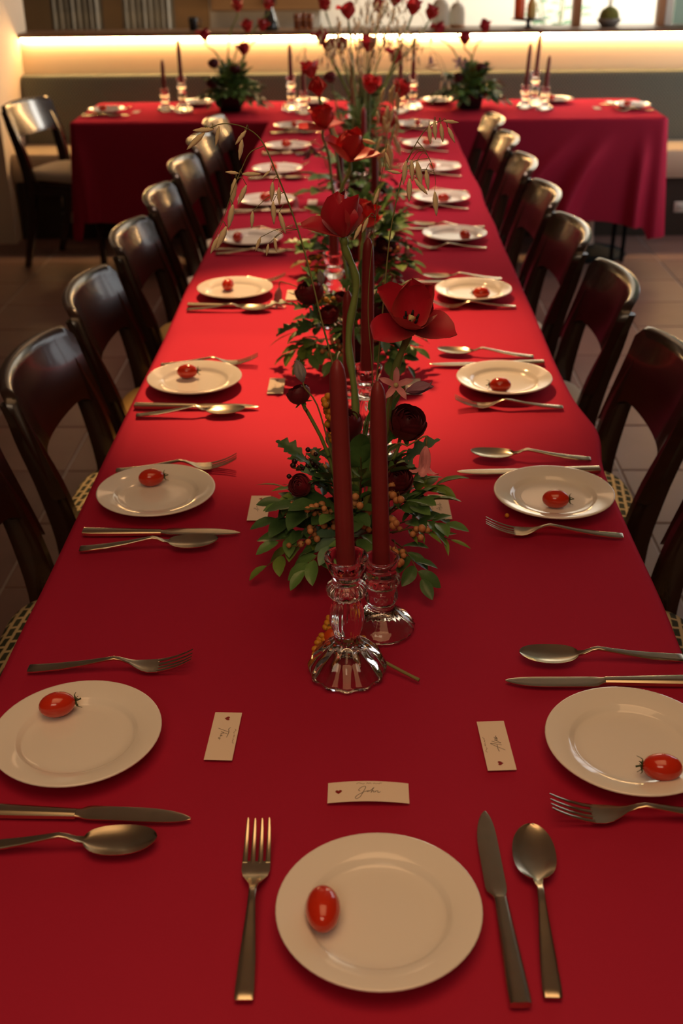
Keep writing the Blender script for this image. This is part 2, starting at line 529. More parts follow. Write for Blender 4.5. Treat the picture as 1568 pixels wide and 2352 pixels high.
# posts standing on the ledge
for n, px0, px1, m, zz in (('trim_2', 26, 38, 'black', 7.12), ('trim_3', 39, 54, 'cream', 7.14), ('trim_4', 1318, 1338, 'wood_frame', 7.16), ('trim_5', 1511, 1526, 'wood_frame', 7.16), ('trim_6', 1527, 1541, 'pale_wall', 7.17)):
    XA = {'trim_2': ((-2.0158, 7.1200, 1.0813)[0], (-1.9880, 7.1200, 1.0810)[0]), 'trim_3': ((-1.9911, 7.1400, 1.0796)[0], (-1.9556, 7.1400, 1.0793)[0]), 'trim_4': ((1.2114, 7.1600, 1.0493)[0], (1.2565, 7.1600, 1.0489)[0]),
          'trim_5': ((1.6943, 7.1600, 1.0449)[0], (1.7343, 7.1600, 1.0446)[0]), 'trim_6': ((1.7392, 7.1700, 1.0438)[0], (1.7792, 7.1700, 1.0435)[0])}[n]
    struct(n, MB().box(((XA[0] + XA[1]) / 2, zz, 1.998), (XA[1] - XA[0], 0.07, 1.892)), m)
gx = (1.7939, 7.2000, 1.0644)[0]
g = MB().box((gx + 0.35, 7.19, 2.0), (0.70, 0.03, 1.89))
struct('window_2', g, 'green_view')

# LED strip under the ledge
led = MB().box((0.275, 6.938, 1.024), (4.40, 0.012, 0.010)).build('led_strip', 'led', None, False)
tag(led, 'glowing warm light strip running under the ledge along the back wall', 'lamp')

# banquette
bq = thing('banquette', 'long upholstered wall bench with grey green woven back and beige seat', 'bench', (0.275, 6.7, 0))
prof = [(6.80 - 6.7, 0.44), (6.80 - 6.7, 0.52), (6.845 - 6.7, 0.80), (6.862 - 6.7, 0.832), (6.89 - 6.7, 0.842), (6.93 - 6.7, 0.835), (6.935 - 6.7, 0.44)]
MB().loft([[(x, y, z) for y, z in prof] for x in (-2.205, 2.205)]).build('backrest', 'bench', bq, True, 40)
prof = [(-0.245, 0.325), (-0.255, 0.36), (-0.25, 0.44), (-0.225, 0.468), (0.09, 0.475), (0.09, 0.325)]
MB().loft([[(x, y, z) for y, z in prof] for x in (-2.205, 2.205)]).build('seat', 'bench_seat', bq, True, 40)
MB().box((0, -0.03, 0.1625), (4.41, 0.36, 0.325)).build('base', 'bench_base', bq, False)
for (px, py, lab) in ((155, 465, 'small pale wall socket on the bench base left of the cross table, upper of two'),
                      (157, 500, 'small pale wall socket on the bench base left of the cross table, lower of two'),
                      (1561, 476, 'small pale wall socket on the bench base at the right edge')):
    P = {155: (-1.6536, 6.4800, 0.2084), 157: (-1.6589, 6.4800, 0.1234), 1561: (1.7773, 6.4800, 0.1593)}[px]
    s = thing('wall_socket', lab, 'socket', (P[0], 6.486, P[2]))
    MB().box((0, 0, 0), (0.066, 0.008, 0.062), 0.004).build('cover_plate', 'socket', s)
    for k in (-1, 1):
        MB().lathe([(0.004, 0), (0.004, 0.003)], 8, (0, 0, 0), cap=True).build('hole', 'black', s, mw=Matrix.Translation((k * 0.009, -0.004, 0)) @ Matrix.Rotation(pi / 2, 4, 'X'))

# ================================================================== TABLES AND CLOTHS
for k, yc in enumerate((1.35, 3.05, 4.75)):
    t = thing('dining_table', ['dining table under the red cloth, nearest the camera', 'dining table under the red cloth, in the middle of the row', 'dining table under the red cloth, farthest along the row'][k], 'table', (-0.012, yc, 0), group='tables under the long red cloth')
    MB().box((0, 0, 0.727), (0.70, 1.66, 0.036), 0.004).build('tabletop', 'chair', t, False)
    for sx in (-1, 1):
        for sy in (-1, 1):
            MB().box((sx * 0.11, sy * 0.72, 0.3545), (0.05, 0.05, 0.709), 0.004).build('leg', 'iron', t, False)
for k, (xc, px) in enumerate(((-0.70, -0.75), (0.74, 1.20))):
    t = thing('pedestal_table', ['pedestal dining table under the left half of the cross cloth', 'pedestal dining table with round black foot showing below the cross cloth'][k], 'table', (xc, 6.045, 0))
    MB().box((0, 0, 0.727), (1.36, 0.64, 0.036), 0.004).build('tabletop', 'chair', t, False)
    dx = px - xc
    MB().lathe([(0.046, 0.035), (0.040, 0.05), (0.034, 0.12), (0.030, 0.3), (0.028, 0.709)], 24, (dx, 0.06, 0)).build('column', 'metal', t)
    MB().lathe([(0.0, 0.0), (0.205, 0.0), (0.212, 0.006), (0.205, 0.014), (0.12, 0.030), (0.055, 0.050), (0.04, 0.056)], 40, (dx, 0.06, 0)).build('foot', 'iron', t)
    for lx in (0.10, 0.155):
        MB().tube([(dx + lx + 0.02, -0.10, 0.709), (dx + lx, -0.12, 0.0)], 0.011, 8).build('leg', 'iron', t)

# long cloth
XL, XR, Y0, Y1 = -0.432, 0.408, 0.40, 5.684
rows = []
ny = 230
for i in range(ny + 1):
    y = Y0 + (Y1 - Y0) * i / ny
    row = []
    for side, X, sg in ((0, XL, -1), (1, XR, 1)):
        pts = []
        wav = 0.011 * sin(y * 9 + sg) + 0.008 * sin(y * 23 + 2 * sg)
        kink = 0.028 * math.exp(-((y - 1.93) / 0.10) ** 2) if sg > 0 else 0.0
        ex = 0.004 * noise.noise(Vector((y * 2.3, 5 * sg, 0))) * 2
        for (dx, dz) in ((0.0, 0.0), (0.006, -0.0015), (0.010, -0.006), (0.012, -0.014), (0.014, -0.05), (0.018, -0.11), (0.022, -0.17), (0.026, -0.222)):
            tt = min(1, -dz / 0.2)
            pts.append((X + sg * (dx + ex + kink * (0.55 + 0.6 * tt) + wav * tt), y, TZ + dz))
        if sg < 0:
            row += pts[::-1]
        else:
            inner = []
            for k in range(1, 40):
                x = XL + (XR - XL) * k / 40
                z = TZ + 0.0009 * noise.noise(Vector((x * 5, y * 5, 0.3)))
                z += 0.0028 * math.exp(-abs(y - 2.48 - 0.004 * sin(x * 9)) / 0.05)
                for (yy, hh, ww) in ((3.21, 0.0022, 0.03), (3.62, 0.002, 0.02), (4.10, 0.0022, 0.025), (4.52, 0.002, 0.02), (1.93, 0.0014, 0.02)):
                    z += hh * math.exp(-((y - yy - 0.02 * sin(x * 5 + yy)) / ww) ** 2) * (0.6 + 0.4 * sin(x * 6 + yy * 7))
                inner.append((x, y, z - 0.0012))
            row += inner + pts
    rows.append(row)
b = MB().grid(rows)
# near end hanging down
e = rows[0]
b.grid([[(p[0], p[1] - d, min(p[2], TZ - dz)) for p in e] for d, dz in ((0.0, 0.0), (0.010, 0.008), (0.014, 0.06), (0.02, 0.22))], flip=True)
lc = b.build('tablecloth', 'velvet')
tag(lc, 'long red velvet tablecloth covering the table that runs away from the camera', 'tablecloth')

# cross cloth
CX0, CX1, CY0, CY1 = -1.39, 1.45, 5.70, 6.39
per = []
def seg_pts(a, c, nrm, n, key):
    for i in range(n):
        t = i / n
        per.append((a[0] + (c[0] - a[0]) * t, a[1] + (c[1] - a[1]) * t, nrm[0], nrm[1], key))
def corner(cx, cy, a0, key):
    for i in range(7):
        a = a0 + (pi / 2) * i / 7
        per.append((cx + 0.02 * cos(a), cy + 0.02 * sin(a), cos(a), sin(a), key))
r_ = 0.02
seg_pts((CX0 + r_, CY0), (CX1 - r_, CY0), (0, -1), 150, 'f')
corner(CX1 - r_, CY0 + r_, -pi / 2, 'cr')
seg_pts((CX1, CY0 + r_), (CX1, CY1 - r_), (1, 0), 36, 'r')
corner(CX1 - r_, CY1 - r_, 0, 'br')
seg_pts((CX1 - r_, CY1), (CX0 + r_, CY1), (0, 1), 60, 'b')
corner(CX0 + r_, CY1 - r_, pi / 2, 'bl')
seg_pts((CX0, CY1 - r_), (CX0, CY0 + r_), (-1, 0), 36, 'l')
corner(CX0 + r_, CY0 + r_, pi, 'cl')
NR = 26
rows = []
for k in range(NR + 1):
    ring = []
    for (x, y, nx, ny_, key) in per:
        if k < 5:
            a = (pi / 2) * k / 4
            ring.append((x + nx * 0.012 * sin(a), y + ny_ * 0.012 * sin(a), TZ - 0.012 * (1 - cos(a))))
            continue
        t = (k - 4) / (NR - 4)
        drop = 0.462
        f = 0.0
        if key in 'f':
            drop += 0.030 * sm((x - 0.7) / 0.75) + 0.012 * sin(x * 5) - 0.01 * math.exp(-((x - 1.2) / 0.08) ** 2)
            for xh, kk, wd, am in ((0.75, 0.36, 0.042, 0.050), (0.985, 0.25, 0.046, 0.066), (1.335, 0.03, 0.030, 0.055), (-1.345, -0.03, 0.03, 0.035), (0.30, 0.5, 0.06, 0.012), (-0.2, -0.2, 0.07, 0.012), (-0.8, -0.25, 0.07, 0.014)):
                xr = xh + kk * (1 - t) ** 1.6
                f += am * (t ** 0.75) * math.exp(-((x - xr) / wd) ** 2) * sm(t * 2.2)
            f += 0.012 * t
            f *= 1 - sm((0.62 - abs(x)) / 0.12)
        elif key in ('cr', 'br', 'bl', 'cl'):
            drop += 0.085
            if key == 'bl':
                drop = 0.22
            f = 0.045 * t
        elif key == 'r':
            f = 0.022 * t + 0.018 * t * sin((y - 5.7) * 22)
            drop += 0.03 * sin((y - 5.7) * 9)
        else:
            f = 0.02 * t + 0.016 * t * sin((x + y) * 17)
            if key == 'b':
                drop = 0.25
            if key == 'l':
                drop = 0.215 + 0.30 * sm((5.80 - y) / 0.06)
        # the loose corner tail at the front right
        if key == 'f' and x > 1.38:
            q = sm((x - 1.38) / 0.05)
            drop += 0.085 * q
            f += 0.03 * q * t
        ring.append((x + nx * (0.012 + f), y + ny_ * (0.012 + f), TZ - 0.012 - t * drop))
    rows.append(ring)
b = MB()
b.loft(rows, cap=False)
top = [(x, y) for (x, y, _, _, _) in per]
P = []
for j in range(13):
    y = CY0 + 0.0 + (CY1 - CY0) * j / 12
    r = []
    for i in range(49):
        x = CX0 + (CX1 - CX0) * i / 48
        r.append((min(max(x, CX0), CX1), y, TZ + (0.0006 * noise.noise(Vector((x * 4, y * 4, 2))) - 0.0006 if 0 < i < 48 and 0 < j < 12 else 0)))
    P.append(r)
# pull the four grid corners in to the rounding
for (j, i) in ((0, 0), (0, 48), (12, 0), (12, 48)):
    x, y, z = P[j][i]
    P[j][i] = (x + (0.006 if i == 0 else -0.006), y + (0.006 if j == 0 else -0.006), z)
b.grid(P)
cc = b.build('tablecloth', 'velvet')
tag(cc, 'red velvet tablecloth with long folds hanging on the cross table at the back', 'tablecloth')

# ================================================================== CHAIRS
def post_path(sx):
    return bez([(sx * 0.172, -0.285, 0.0), (sx * 0.176, -0.225, 0.22), (sx * 0.180, -0.205, 0.44), (sx * 0.188, -0.226, 0.58), (sx * 0.193, -0.264, 0.70), (sx * 0.195, -0.288, 0.775)], 20)


def bar(path, wx, wy):
    rings = []
    for i, p in enumerate(path):
        a, c = wx[i] / 2, wy[i] / 2
        q = 0.30
        rings.append([(p[0] + u, p[1] + v, p[2]) for u, v in ((-a + a * q, -c), (a - a * q, -c), (a, -c + c * q), (a, c - c * q), (a - a * q, c), (-a + a * q, c), (-a, c - c * q), (-a, -c + c * q))])
    return MB().loft(rings)


chair_parts = {}
for sx in (-1, 1):
    pp = post_path(sx)
    n = len(pp)
    wx = [0.026 + 0.006 * sin(pi * i / (n - 1)) for i in range(n)]
    wy = [0.030 + 0.026 * sin(pi * min(1, 1.10 * i / (n - 1))) for i in range(n)]
    chair_parts['rear%d' % sx] = bar(pp, wx, wy).mesh('rear_leg', 'chair', True, 40)
    fp = [(sx * 0.185, 0.175, 0.0), (sx * 0.183, 0.175, 0.2), (sx * 0.18, 0.172, 0.405)]
    chair_parts['front%d' % sx] = bar(fp, [0.026, 0.032, 0.036], [0.026, 0.032, 0.036]).mesh('front_leg', 'chair', True, 40)
b = MB()
b.box((0, 0.172, 0.405), (0.33, 0.022, 0.05)).box((0, -0.20, 0.405), (0.33, 0.022, 0.05)).box((-0.18, -0.015, 0.405), (0.022, 0.36, 0.05)).box((0.18, -0.015, 0.405), (0.022, 0.36, 0.05))
chair_parts['frame'] = b.mesh('seat_frame', 'chair', False)
# curved back panel, its lower edge an arch between the posts
def back_panel():
    NU, NV = 28, 9
    rings = []
    for side in (1, -1):
        pass
    def pt(u, v, off):
        au = abs(u)
        ztop = 0.806 - 0.008 * u * u - 0.020 * max(0, (au - 0.90) / 0.10) ** 2.2
        zbot = 0.660 - 0.012 * (1 - u * u) - 0.075 * max(0, (au - 0.60) / 0.40) ** 2.4
        z = zbot + (ztop - zbot) * v
        x = 0.214 * u
        lean = -0.205 - 0.085 * max(0, (z - 0.50) / 0.30) ** 1.1
        y = lean - 0.034 * (1 - u * u) + 0.012 * au ** 3
        th = 0.010 + 0.0035 * v ** 6 if off < 0 else 0.017 - 0.010 * v + 0.003 * v ** 8
        nx, ny = -0.30 * u, 1.0
        l = math.hypot(nx, ny)
        return (x + nx / l * off * th, y + ny / l * off * th, z)
    vs = []
    fs = []
    for i in range(NU + 1):
        u = -1 + 2 * i / NU
        ring = [pt(u, j / NV, 1) for j in range(NV + 1)]
        t_ = pt(u, 1, 0)
        ring.append((t_[0], t_[1], t_[2] + 0.005))
        ring += [pt(u, j / NV, -1) for j in range(NV, -1, -1)]
        b_ = pt(u, 0, 0)
        ring.append((b_[0], b_[1], b_[2] - 0.004))
        rings.append(ring)
    return MB().loft(rings)


chair_parts['back'] = back_panel().mesh('back_panel', 'chair', True, 50)
def seat_mb():
    P = []
    rings = []
    N = 40
    def ring(s, z):
        r = []
        for j in range(N):
            a = 2 * pi * j / N
            ca, sa = cos(a), sin(a)
            e = 0.42
            x = 0.205 * math.copysign(abs(ca) ** e, ca) * s
            y = 0.214 * math.copysign(abs(sa) ** e, sa) * s
            x *= 0.93 + 0.12 * (y / 0.2)
            r.append((x, y - 0.040, z + 0.015))
        return r
    for s, z in ((0.93, 0.428), (0.99, 0.436), (1.0, 0.450), (0.985, 0.463), (0.94, 0.472), (0.82, 0.478), (0.5, 0.481), (0.15, 0.482)):
        rings.append(ring(s, z))
    return MB().loft(rings)
for m in ('seat_plain', 'seat_ochre', 'seat_pattern'):
    chair_parts[m] = seat_mb().mesh('seat', m, True, 60)


def chair(label, x, y, face, seat, group=None):
    t = thing('dining_chair', label, 'chair', (x, y, 0), face, group)
    obj('seat', chair_parts[seat], t)
    obj('seat_frame', chair_parts['frame'], t)
    obj('back_panel', chair_parts['back'], t)
    for sx in (-1, 1):
        obj('leg', chair_parts['rear%d' % sx], t)
        obj('leg', chair_parts['front%d' % sx], t)
    return t


ROWS_L = (1.023, 1.642, 2.157, 2.798, 3.325, 3.844, 4.397, 4.905, 5.442)
ROWS_R = (1.012, 1.632, 2.150, 2.775, 3.358, 3.867, 4.409, 4.932, 5.464)
CHL = {1: (1.63, 'seat_pattern', 0), 2: (2.19, 'seat_pattern', 0), 3: (2.71, 'seat_ochre', 0), 4: (3.27, 'seat_ochre', 0), 5: (3.80, 'seat_plain', 0), 6: (4.33, 'seat_plain', 0), 7: (4.86, 'seat_plain', 0), 8: (5.36, 'seat_plain', 0)}
CHR = {1: (1.59, 'seat_pattern', 0), 2: (2.17, 'seat_pattern', 0), 3: (2.745, 'seat_plain', 0), 4: (3.28, 'seat_plain', 0), 5: (3.79, 'seat_plain', 0), 6: (4.33, 'seat_plain', 0), 7: (4.85, 'seat_plain', 0), 8: (5.36, 'seat_plain', 0)}
SEATW = {'seat_pattern': 'dogtooth seat', 'seat_ochre': 'ochre seat', 'seat_plain': 'oatmeal seat'}
for k in range(1, 9):
    y, s, dr = CHL[k]
    chair('dark wooden chair with %s, %s from the camera along the left of the table' % (SEATW[s], ORD[k - 1]), -0.368, y, -pi / 2 + random.uniform(-0.03, 0.03), s, 'chairs along the left side')
    y, s, dr = CHR[k]
    chair('dark wooden chair with %s, %s from the camera along the right of the table' % (SEATW[s], ORD[k - 1]), (0.336, 0.336, 0.333, 0.314, 0.310, 0.307, 0.304, 0.302)[k - 1], y, pi / 2 + random.uniform(-0.03, 0.03), s, 'chairs along the right side')
chair('dark wooden chair standing alone at the left end of the cross table', -1.43, 5.99, -pi / 2 - 0.30, 'seat_plain')


# ================================================================== TABLEWARE
ZT = TZ + 0.0014
plate_me = MB().lathe([(0.0, 0.004), (0.030, 0.0035), (0.034, 0.0), (0.040, 0.0), (0.056, 0.0035), (0.066, 0.0075), (0.080, 0.0125), (0.0925, 0.0165), (0.0945, 0.0178), (0.0950, 0.0192),
                       (0.0942, 0.0203), (0.0925, 0.0202), (0.080, 0.0176), (0.0690, 0.0148), (0.0665, 0.0135), (0.0635, 0.0095), (0.0605, 0.0076), (0.050, 0.0070), (0.030, 0.0068), (0.0, 0.0066)], 64).mesh('dinner_plate', 'porcelain')
WELL = 0.0066


def plate(x, y, label, group=None):
    o = obj('dinner_plate', plate_me, None, (x, y, ZT))
    return tag(o, label, 'plate', group)


tomato_me = MB().ball((0, 0, 0), 1.0, 20, 12).mesh('cherry_tomato', 'tomato')
def calyx_mb():
    b = MB()
    for k in range(5):
        a = 2 * pi * k / 5
        p = [(0, 0, 0.0), (0.0035 * cos(a), 0.0035 * sin(a), 0.0012), (0.0070 * cos(a + .2), 0.0070 * sin(a + .2), 0.0008 + 0.002 * (k % 2)), (0.0098 * cos(a + .4), 0.0098 * sin(a + .4), 0.0030 + 0.002 * (k % 3))]
        b.tube(bez(p, 6), [0.0011, 0.0012, 0.0010, 0.0009, 0.0006, 0.0004, 0.0003][:len(bez(p, 6))], 5)
    b.tube([(0, 0, 0), (0.0006, 0, 0.004), (0.0016, 0, 0.0075)], [0.0012, 0.0010, 0.0011], 6)
    return b
calyx_me = calyx_mb().mesh('calyx', 'calyx')


def tomato(x, y, z, dirx, diry, label, L=0.021, R=0.0148, calyx=True, group=None, tilt=0.0):
    """dir points from the blossom end to the calyx"""
    o = obj('cherry_tomato', tomato_me, None)
    d = Vector((dirx, diry, tilt)).normalized()
    o.matrix_world = orient((x, y, z + R * 0.98), d) @ Matrix.Diagonal((R, R, L, 1))
    tag(o, label, 'tomato', group)
    if calyx:
        c = obj('calyx', calyx_me, o)
        c.matrix_local = Matrix.Translation((0, 0, 0.965)) @ Matrix.Diagonal((1 / R, 1 / R, 1 / L, 1))
    return o


def strip_solid(b, st, n=7):
    """stations: (s along y, half width, centre z, dish, thickness, x offset)"""
    rings = []
    for (s, hw, z, dish, th, xo) in st:
        top = []
        bot = []
        for i in range(n):
            u = -1 + 2 * i / (n - 1)
            zz = z + dish * u * u
            edge = 0.55 if abs(u) > 0.99 else 1.0
            top.append((xo + hw * u, s, zz + th / 2 * edge))
            bot.append((xo + hw * u, s, zz - th / 2 * edge))
        rings.append(top + bot[::-1])
    return b.loft(rings)


HAND = [(-0.100, 0.0068, 0.0030, 0, 0.0020, 0), (-0.0992, 0.0080, 0.0030, 0, 0.0030, 0), (-0.090, 0.0083, 0.0034, -0.0004, 0.0032, 0), (-0.060, 0.0074, 0.0060, -0.0005, 0.0032, 0), (-0.030, 0.0055, 0.0102, -0.0005, 0.0032, 0), (-0.004, 0.0037, 0.0148, -0.0003, 0.0034, 0), (0.008, 0.0033, 0.0166, 0, 0.0036, 0)]
fb = MB()
strip_solid(fb, HAND + [(0.016, 0.0034, 0.0150, 0, 0.0034, 0), (0.026, 0.0046, 0.0105, 0.0004, 0.0028, 0), (0.034, 0.0080, 0.0064, 0.0008, 0.0024, 0), (0.042, 0.0120, 0.0038, 0.0011, 0.0021, 0), (0.050, 0.0138, 0.0028, 0.0011, 0.0020, 0), (0.062, 0.0139, 0.0034, 0.0010, 0.0020, 0)])
for k in range(4):
    xo = (k - 1.5) * 0.00755
    e = 0.0010 * (abs(k - 1.5) / 1.5) ** 2
    strip_solid(fb, [(0.060, 0.00245, 0.0034 + e, 0, 0.0019, xo), (0.070, 0.0023, 0.0052 + e, 0, 0.0019, xo * 0.995), (0.085, 0.0020, 0.0098 + e, 0, 0.0018, xo * 0.98), (0.096, 0.0017, 0.0148 + e, 0, 0.0016, xo * 0.96), (0.1035, 0.0013, 0.0190 + e, 0, 0.0013, xo * 0.94), (0.105, 0.0006, 0.0200 + e, 0, 0.0009, xo * 0.94)], 5)
fork_me = fb.mesh('fork', 'steel', True, 45)
sb = MB()
st = list(HAND) + [(0.015, 0.0032, 0.0150, 0, 0.0034, 0), (0.024, 0.0040, 0.0105, 0.0003, 0.0028, 0)]
for i in range(18):
    t = 0.5 - 0.5 * cos(pi * (0.06 + 0.94 * i / 17))
    s = 0.031 + 0.074 * t
    hw = 0.0212 * max(0.0, 1 - abs(2 * t ** 0.92 - 1) ** 2.3) ** 0.52
    hw = max(hw, 0.0045 * (1 - t))
    zc = 0.0030 + 0.0070 * (abs(t - 0.42) / 0.58) ** 2
    rim = 0.0100 + 0.005 * (t - 0.4) ** 2
    st.append((s, max(hw, 0.0015), zc, max(0.0004, (rim - zc) * 0.75), 0.0018, 0))
strip_solid(sb, st, 11)
spoon_me = sb.mesh('spoon', 'steel', True, 60)
kb = MB()
strip_solid(kb, [(-0.120, 0.0070, 0.0045, 0, 0.0040, 0), (-0.1190, 0.0090, 0.0045, 0, 0.0080, 0), (-0.105, 0.0092, 0.0046, -0.0012, 0.0084, 0), (-0.060, 0.0080, 0.0045, -0.0012, 0.0078, 0), (-0.010, 0.0062, 0.0043, -0.0008, 0.0070, 0), (0.000, 0.0060, 0.0042, -0.0006, 0.0068, 0)])
kbl = [(-0.003, 0.0052, 0.0042, 0, 0.0052, 0.0), (0.004, 0.0062, 0.0038, 0, 0.0034, -0.0008), (0.010, 0.0094, 0.0036, 0, 0.0026, -0.0022)]
for i in range(16):
    t = 1 - (1 - i / 15) ** 1.6
    q = max(0, (t - 0.45) / 0.55)
    kbl.append((0.016 + 0.104 * t, max(0.0012, 0.0102 * (1 - q ** 2.6) ** 0.62), 0.0036, 0, 0.0024 - 0.001 * t, -0.0024 + 0.0030 * q ** 2))
blade = MB()
strip_solid(blade, kbl)
knife_h = kb.mesh('table_knife', 'steel', True, 45)
knife_b = blade.mesh('blade', 'steel', True, 45)


def cutlery(kind, tip, end, label, group=None):
    """tip and end on the cloth; the length is the real one, kept from the middle"""
    t, e = Vector((tip[0], tip[1], 0)), Vector((end[0], end[1], 0))
    d = (t - e).normalized()
    mid = (t + e) / 2
    me, nm, cat = {'fork': (fork_me, 'fork', 'fork'), 'spoon': (spoon_me, 'spoon', 'spoon'), 'knife': (knife_h, 'table_knife', 'knife')}[kind]
    o = obj(nm, me, None, (mid.x, mid.y, ZT))
    o.rotation_euler = (0, 0, math.atan2(d.y, d.x) - pi / 2)
    if kind == 'knife':
        obj('blade', knife_b, o)
    return tag(o, label, cat, group)


# place settings: plate, fork (tip, end), knife, spoon, tomato (position, calyx direction)
def tipdir(tip, dx, dy, L):
    n = math.hypot(dx, dy)
    return tip, (tip[0] + dx / n * L, tip[1] + dy / n * L)


def setting(side, k, px, py, fork=None, knife=None, spoon=None, tom=None, tdir=(1, 0), tz=None, calyx=True, tL=0.021):
    f = 1 if side == 'L' else -1            # facing direction along x
    j = lambda a: random.uniform(-a, a)
    where = '%s setting from the camera, %s side' % (ORD[k], 'left' if side == 'L' else 'right')
    if fork is None:
        yy = py + f * (0.122 + j(.008)); fork = ((px + f * 0.115, yy + j(.006)), (px - f * 0.09, yy + j(.006)))
    if knife is None:
        yy = py - f * (0.113 + j(.006)); knife = ((px + f * 0.14, yy + j(.005)), (px - f * 0.10, yy + j(.005)))
    if spoon is None:
        yy = py - f * (0.142 + j(.008)); spoon = ((px + f * 0.105, yy + j(.008)), (px - f * 0.10, yy + j(.008)))
    g = 'left-hand place settings' if side == 'L' else 'right-hand place settings'
    plate(px, py, 'white dinner plate with cherry tomato, ' + where, 'plates on the ' + ('left' if side == 'L' else 'right'))
    cutlery('fork', *fork, 'steel fork beside the plate, ' + where, 'forks on the ' + ('left' if side == 'L' else 'right'))
    cutlery('knife', *knife, 'steel table knife beside the plate, ' + where, 'knives on the ' + ('left' if side == 'L' else 'right'))
    cutlery('spoon', *spoon, 'steel spoon beside the knife, ' + where, 'spoons on the ' + ('left' if side == 'L' else 'right'))
    if tom is None:
        tom = (px + j(.03), py + j(.03))
    d = math.hypot(tom[0] - px, tom[1] - py)
    z = ZT + (WELL if d < 0.045 else WELL + (d - 0.045) * 0.18)
    tomato(tom[0], tom[1], z, tdir[0], tdir[1], 'red cherry tomato on its plate, ' + where, calyx=calyx, L=tL, group='tomatoes on the ' + ('left' if side == 'L' else 'right'))


L_ = setting
L_('L', 0, -0.311, 1.023, ((-0.201, 1.172), (-0.41, 1.166)), tipdir((-0.167, 0.899), -0.116, 0.006, 0.24), tipdir((-0.198, 0.864), -0.085, -0.004, 0.205), (-0.343, 1.066), (0.95, 0.35))
L_('L', 1, -0.322, 1.642, ((-0.209, 1.766), (-0.409, 1.747)), ((-0.177, 1.522), (-0.415, 1.525)), ((-0.209, 1.490), (-0.411, 1.473)), (-0.336, 1.681), (0.95, 0.25))
L_('L', 2, -0.328, 2.157, ((-0.217, 2.284), (-0.415, 2.274)), ((-0.191, 2.034), (-0.428, 2.040)), ((-0.219, 2.010), (-0.418, 1.994)), (-0.346, 2.182), (1, 0.1))
L_('L', 3, -0.311, 2.798, ((-0.195, 2.915), (-0.395, 2.885)), ((-0.180, 2.684), (-0.415, 2.698)), ((-0.215, 2.660), (-0.415, 2.664)), (-0.330, 2.812), (0.2, 1))
L_('L', 4, -0.319, 3.325, None, ((-0.186, 3.226), (-0.417, 3.233)), ((-0.208, 3.196), (-0.405, 3.192)), (-0.354, 3.310), (0.3, 1), calyx=False)
L_('L', 5, -0.311, 3.844, None, None, None, (-0.314, 3.86), (1, 0.2))
L_('L', 6, -0.312, 4.397, None, None, None, (-0.325, 4.40), (0, 1))
L_('L', 7, -0.302, 4.905, None, None, None, (-0.31, 4.92), (1, 0))
L_('L', 8, -0.306, 5.442, None, None, None, (-0.305, 5.45), (0, 1))
L_('R', 0, 0.307, 1.012, ((0.205, 0.908), (0.41, 0.905)), tipdir((0.183, 1.141), 1, 0.003, 0.24), tipdir((0.208, 1.192), 1, -0.002, 0.205), (0.3275, 0.958), (-0.98, 0.12))
L_('R', 1, 0.313, 1.632, ((0.197, 1.529), (0.403, 1.512)), ((0.168, 1.738), (0.408, 1.745)), ((0.199, 1.808), (0.403, 1.790)), (0.311, 1.600), (0.9, -0.1))
L_('R', 2, 0.291, 2.150, ((0.190, 2.037), (0.390, 2.028)), ((0.152, 2.268), (0.386, 2.274)), ((0.173, 2.348), (0.374, 2.314)), (0.277, 2.092), (-1, 0.05))
L_('R', 3, 0.283, 2.775, ((0.178, 2.675), (0.376, 2.675)), ((0.12, 2.893), (0.36, 2.897)), ((0.172, 2.935), (0.368, 2.918)), (0.298, 2.722), (-1, 0.1))
L_('R', 4, 0.278, 3.358, ((0.160, 3.241), (0.362, 3.240)), None, ((0.170, 3.530), (0.357, 3.470)), (0.305, 3.310), (0.4, -0.9), calyx=False)
L_('R', 5, 0.270, 3.867, ((0.150, 3.762), (0.352, 3.745)), None, None, (0.275, 3.828), (1, 0.1))
L_('R', 6, 0.282, 4.409, None, None, None, (0.27, 4.40), (0, 1))
L_('R', 7, 0.268, 4.932, None, None, None, (0.275, 4.93), (1, 0))
L_('R', 8, 0.252, 5.464, None, None, None, (0.26, 5.46), (0, 1))
# the head of the table
plate(0.025, 0.767, 'white dinner plate with one tomato at the head of the table, nearest the camera')
cutlery('fork', (-0.0945, 0.880), (-0.0915, 0.672), 'steel fork upright in view, left of the nearest white plate')
cutlery('knife', (0.1355, 0.911), (0.1442, 0.671), 'steel table knife right of the nearest white plate, blade pointing away')
cutlery('spoon', (0.1795, 0.885), (0.1725, 0.675), 'steel spoon with oval bowl right of the knife at the nearest plate')
tomato(-0.026, 0.760, ZT + WELL + 0.0005, 0.05, -1, 'glossy red cherry tomato without stalk on the nearest plate', L=0.0245, R=0.0162, calyx=False)
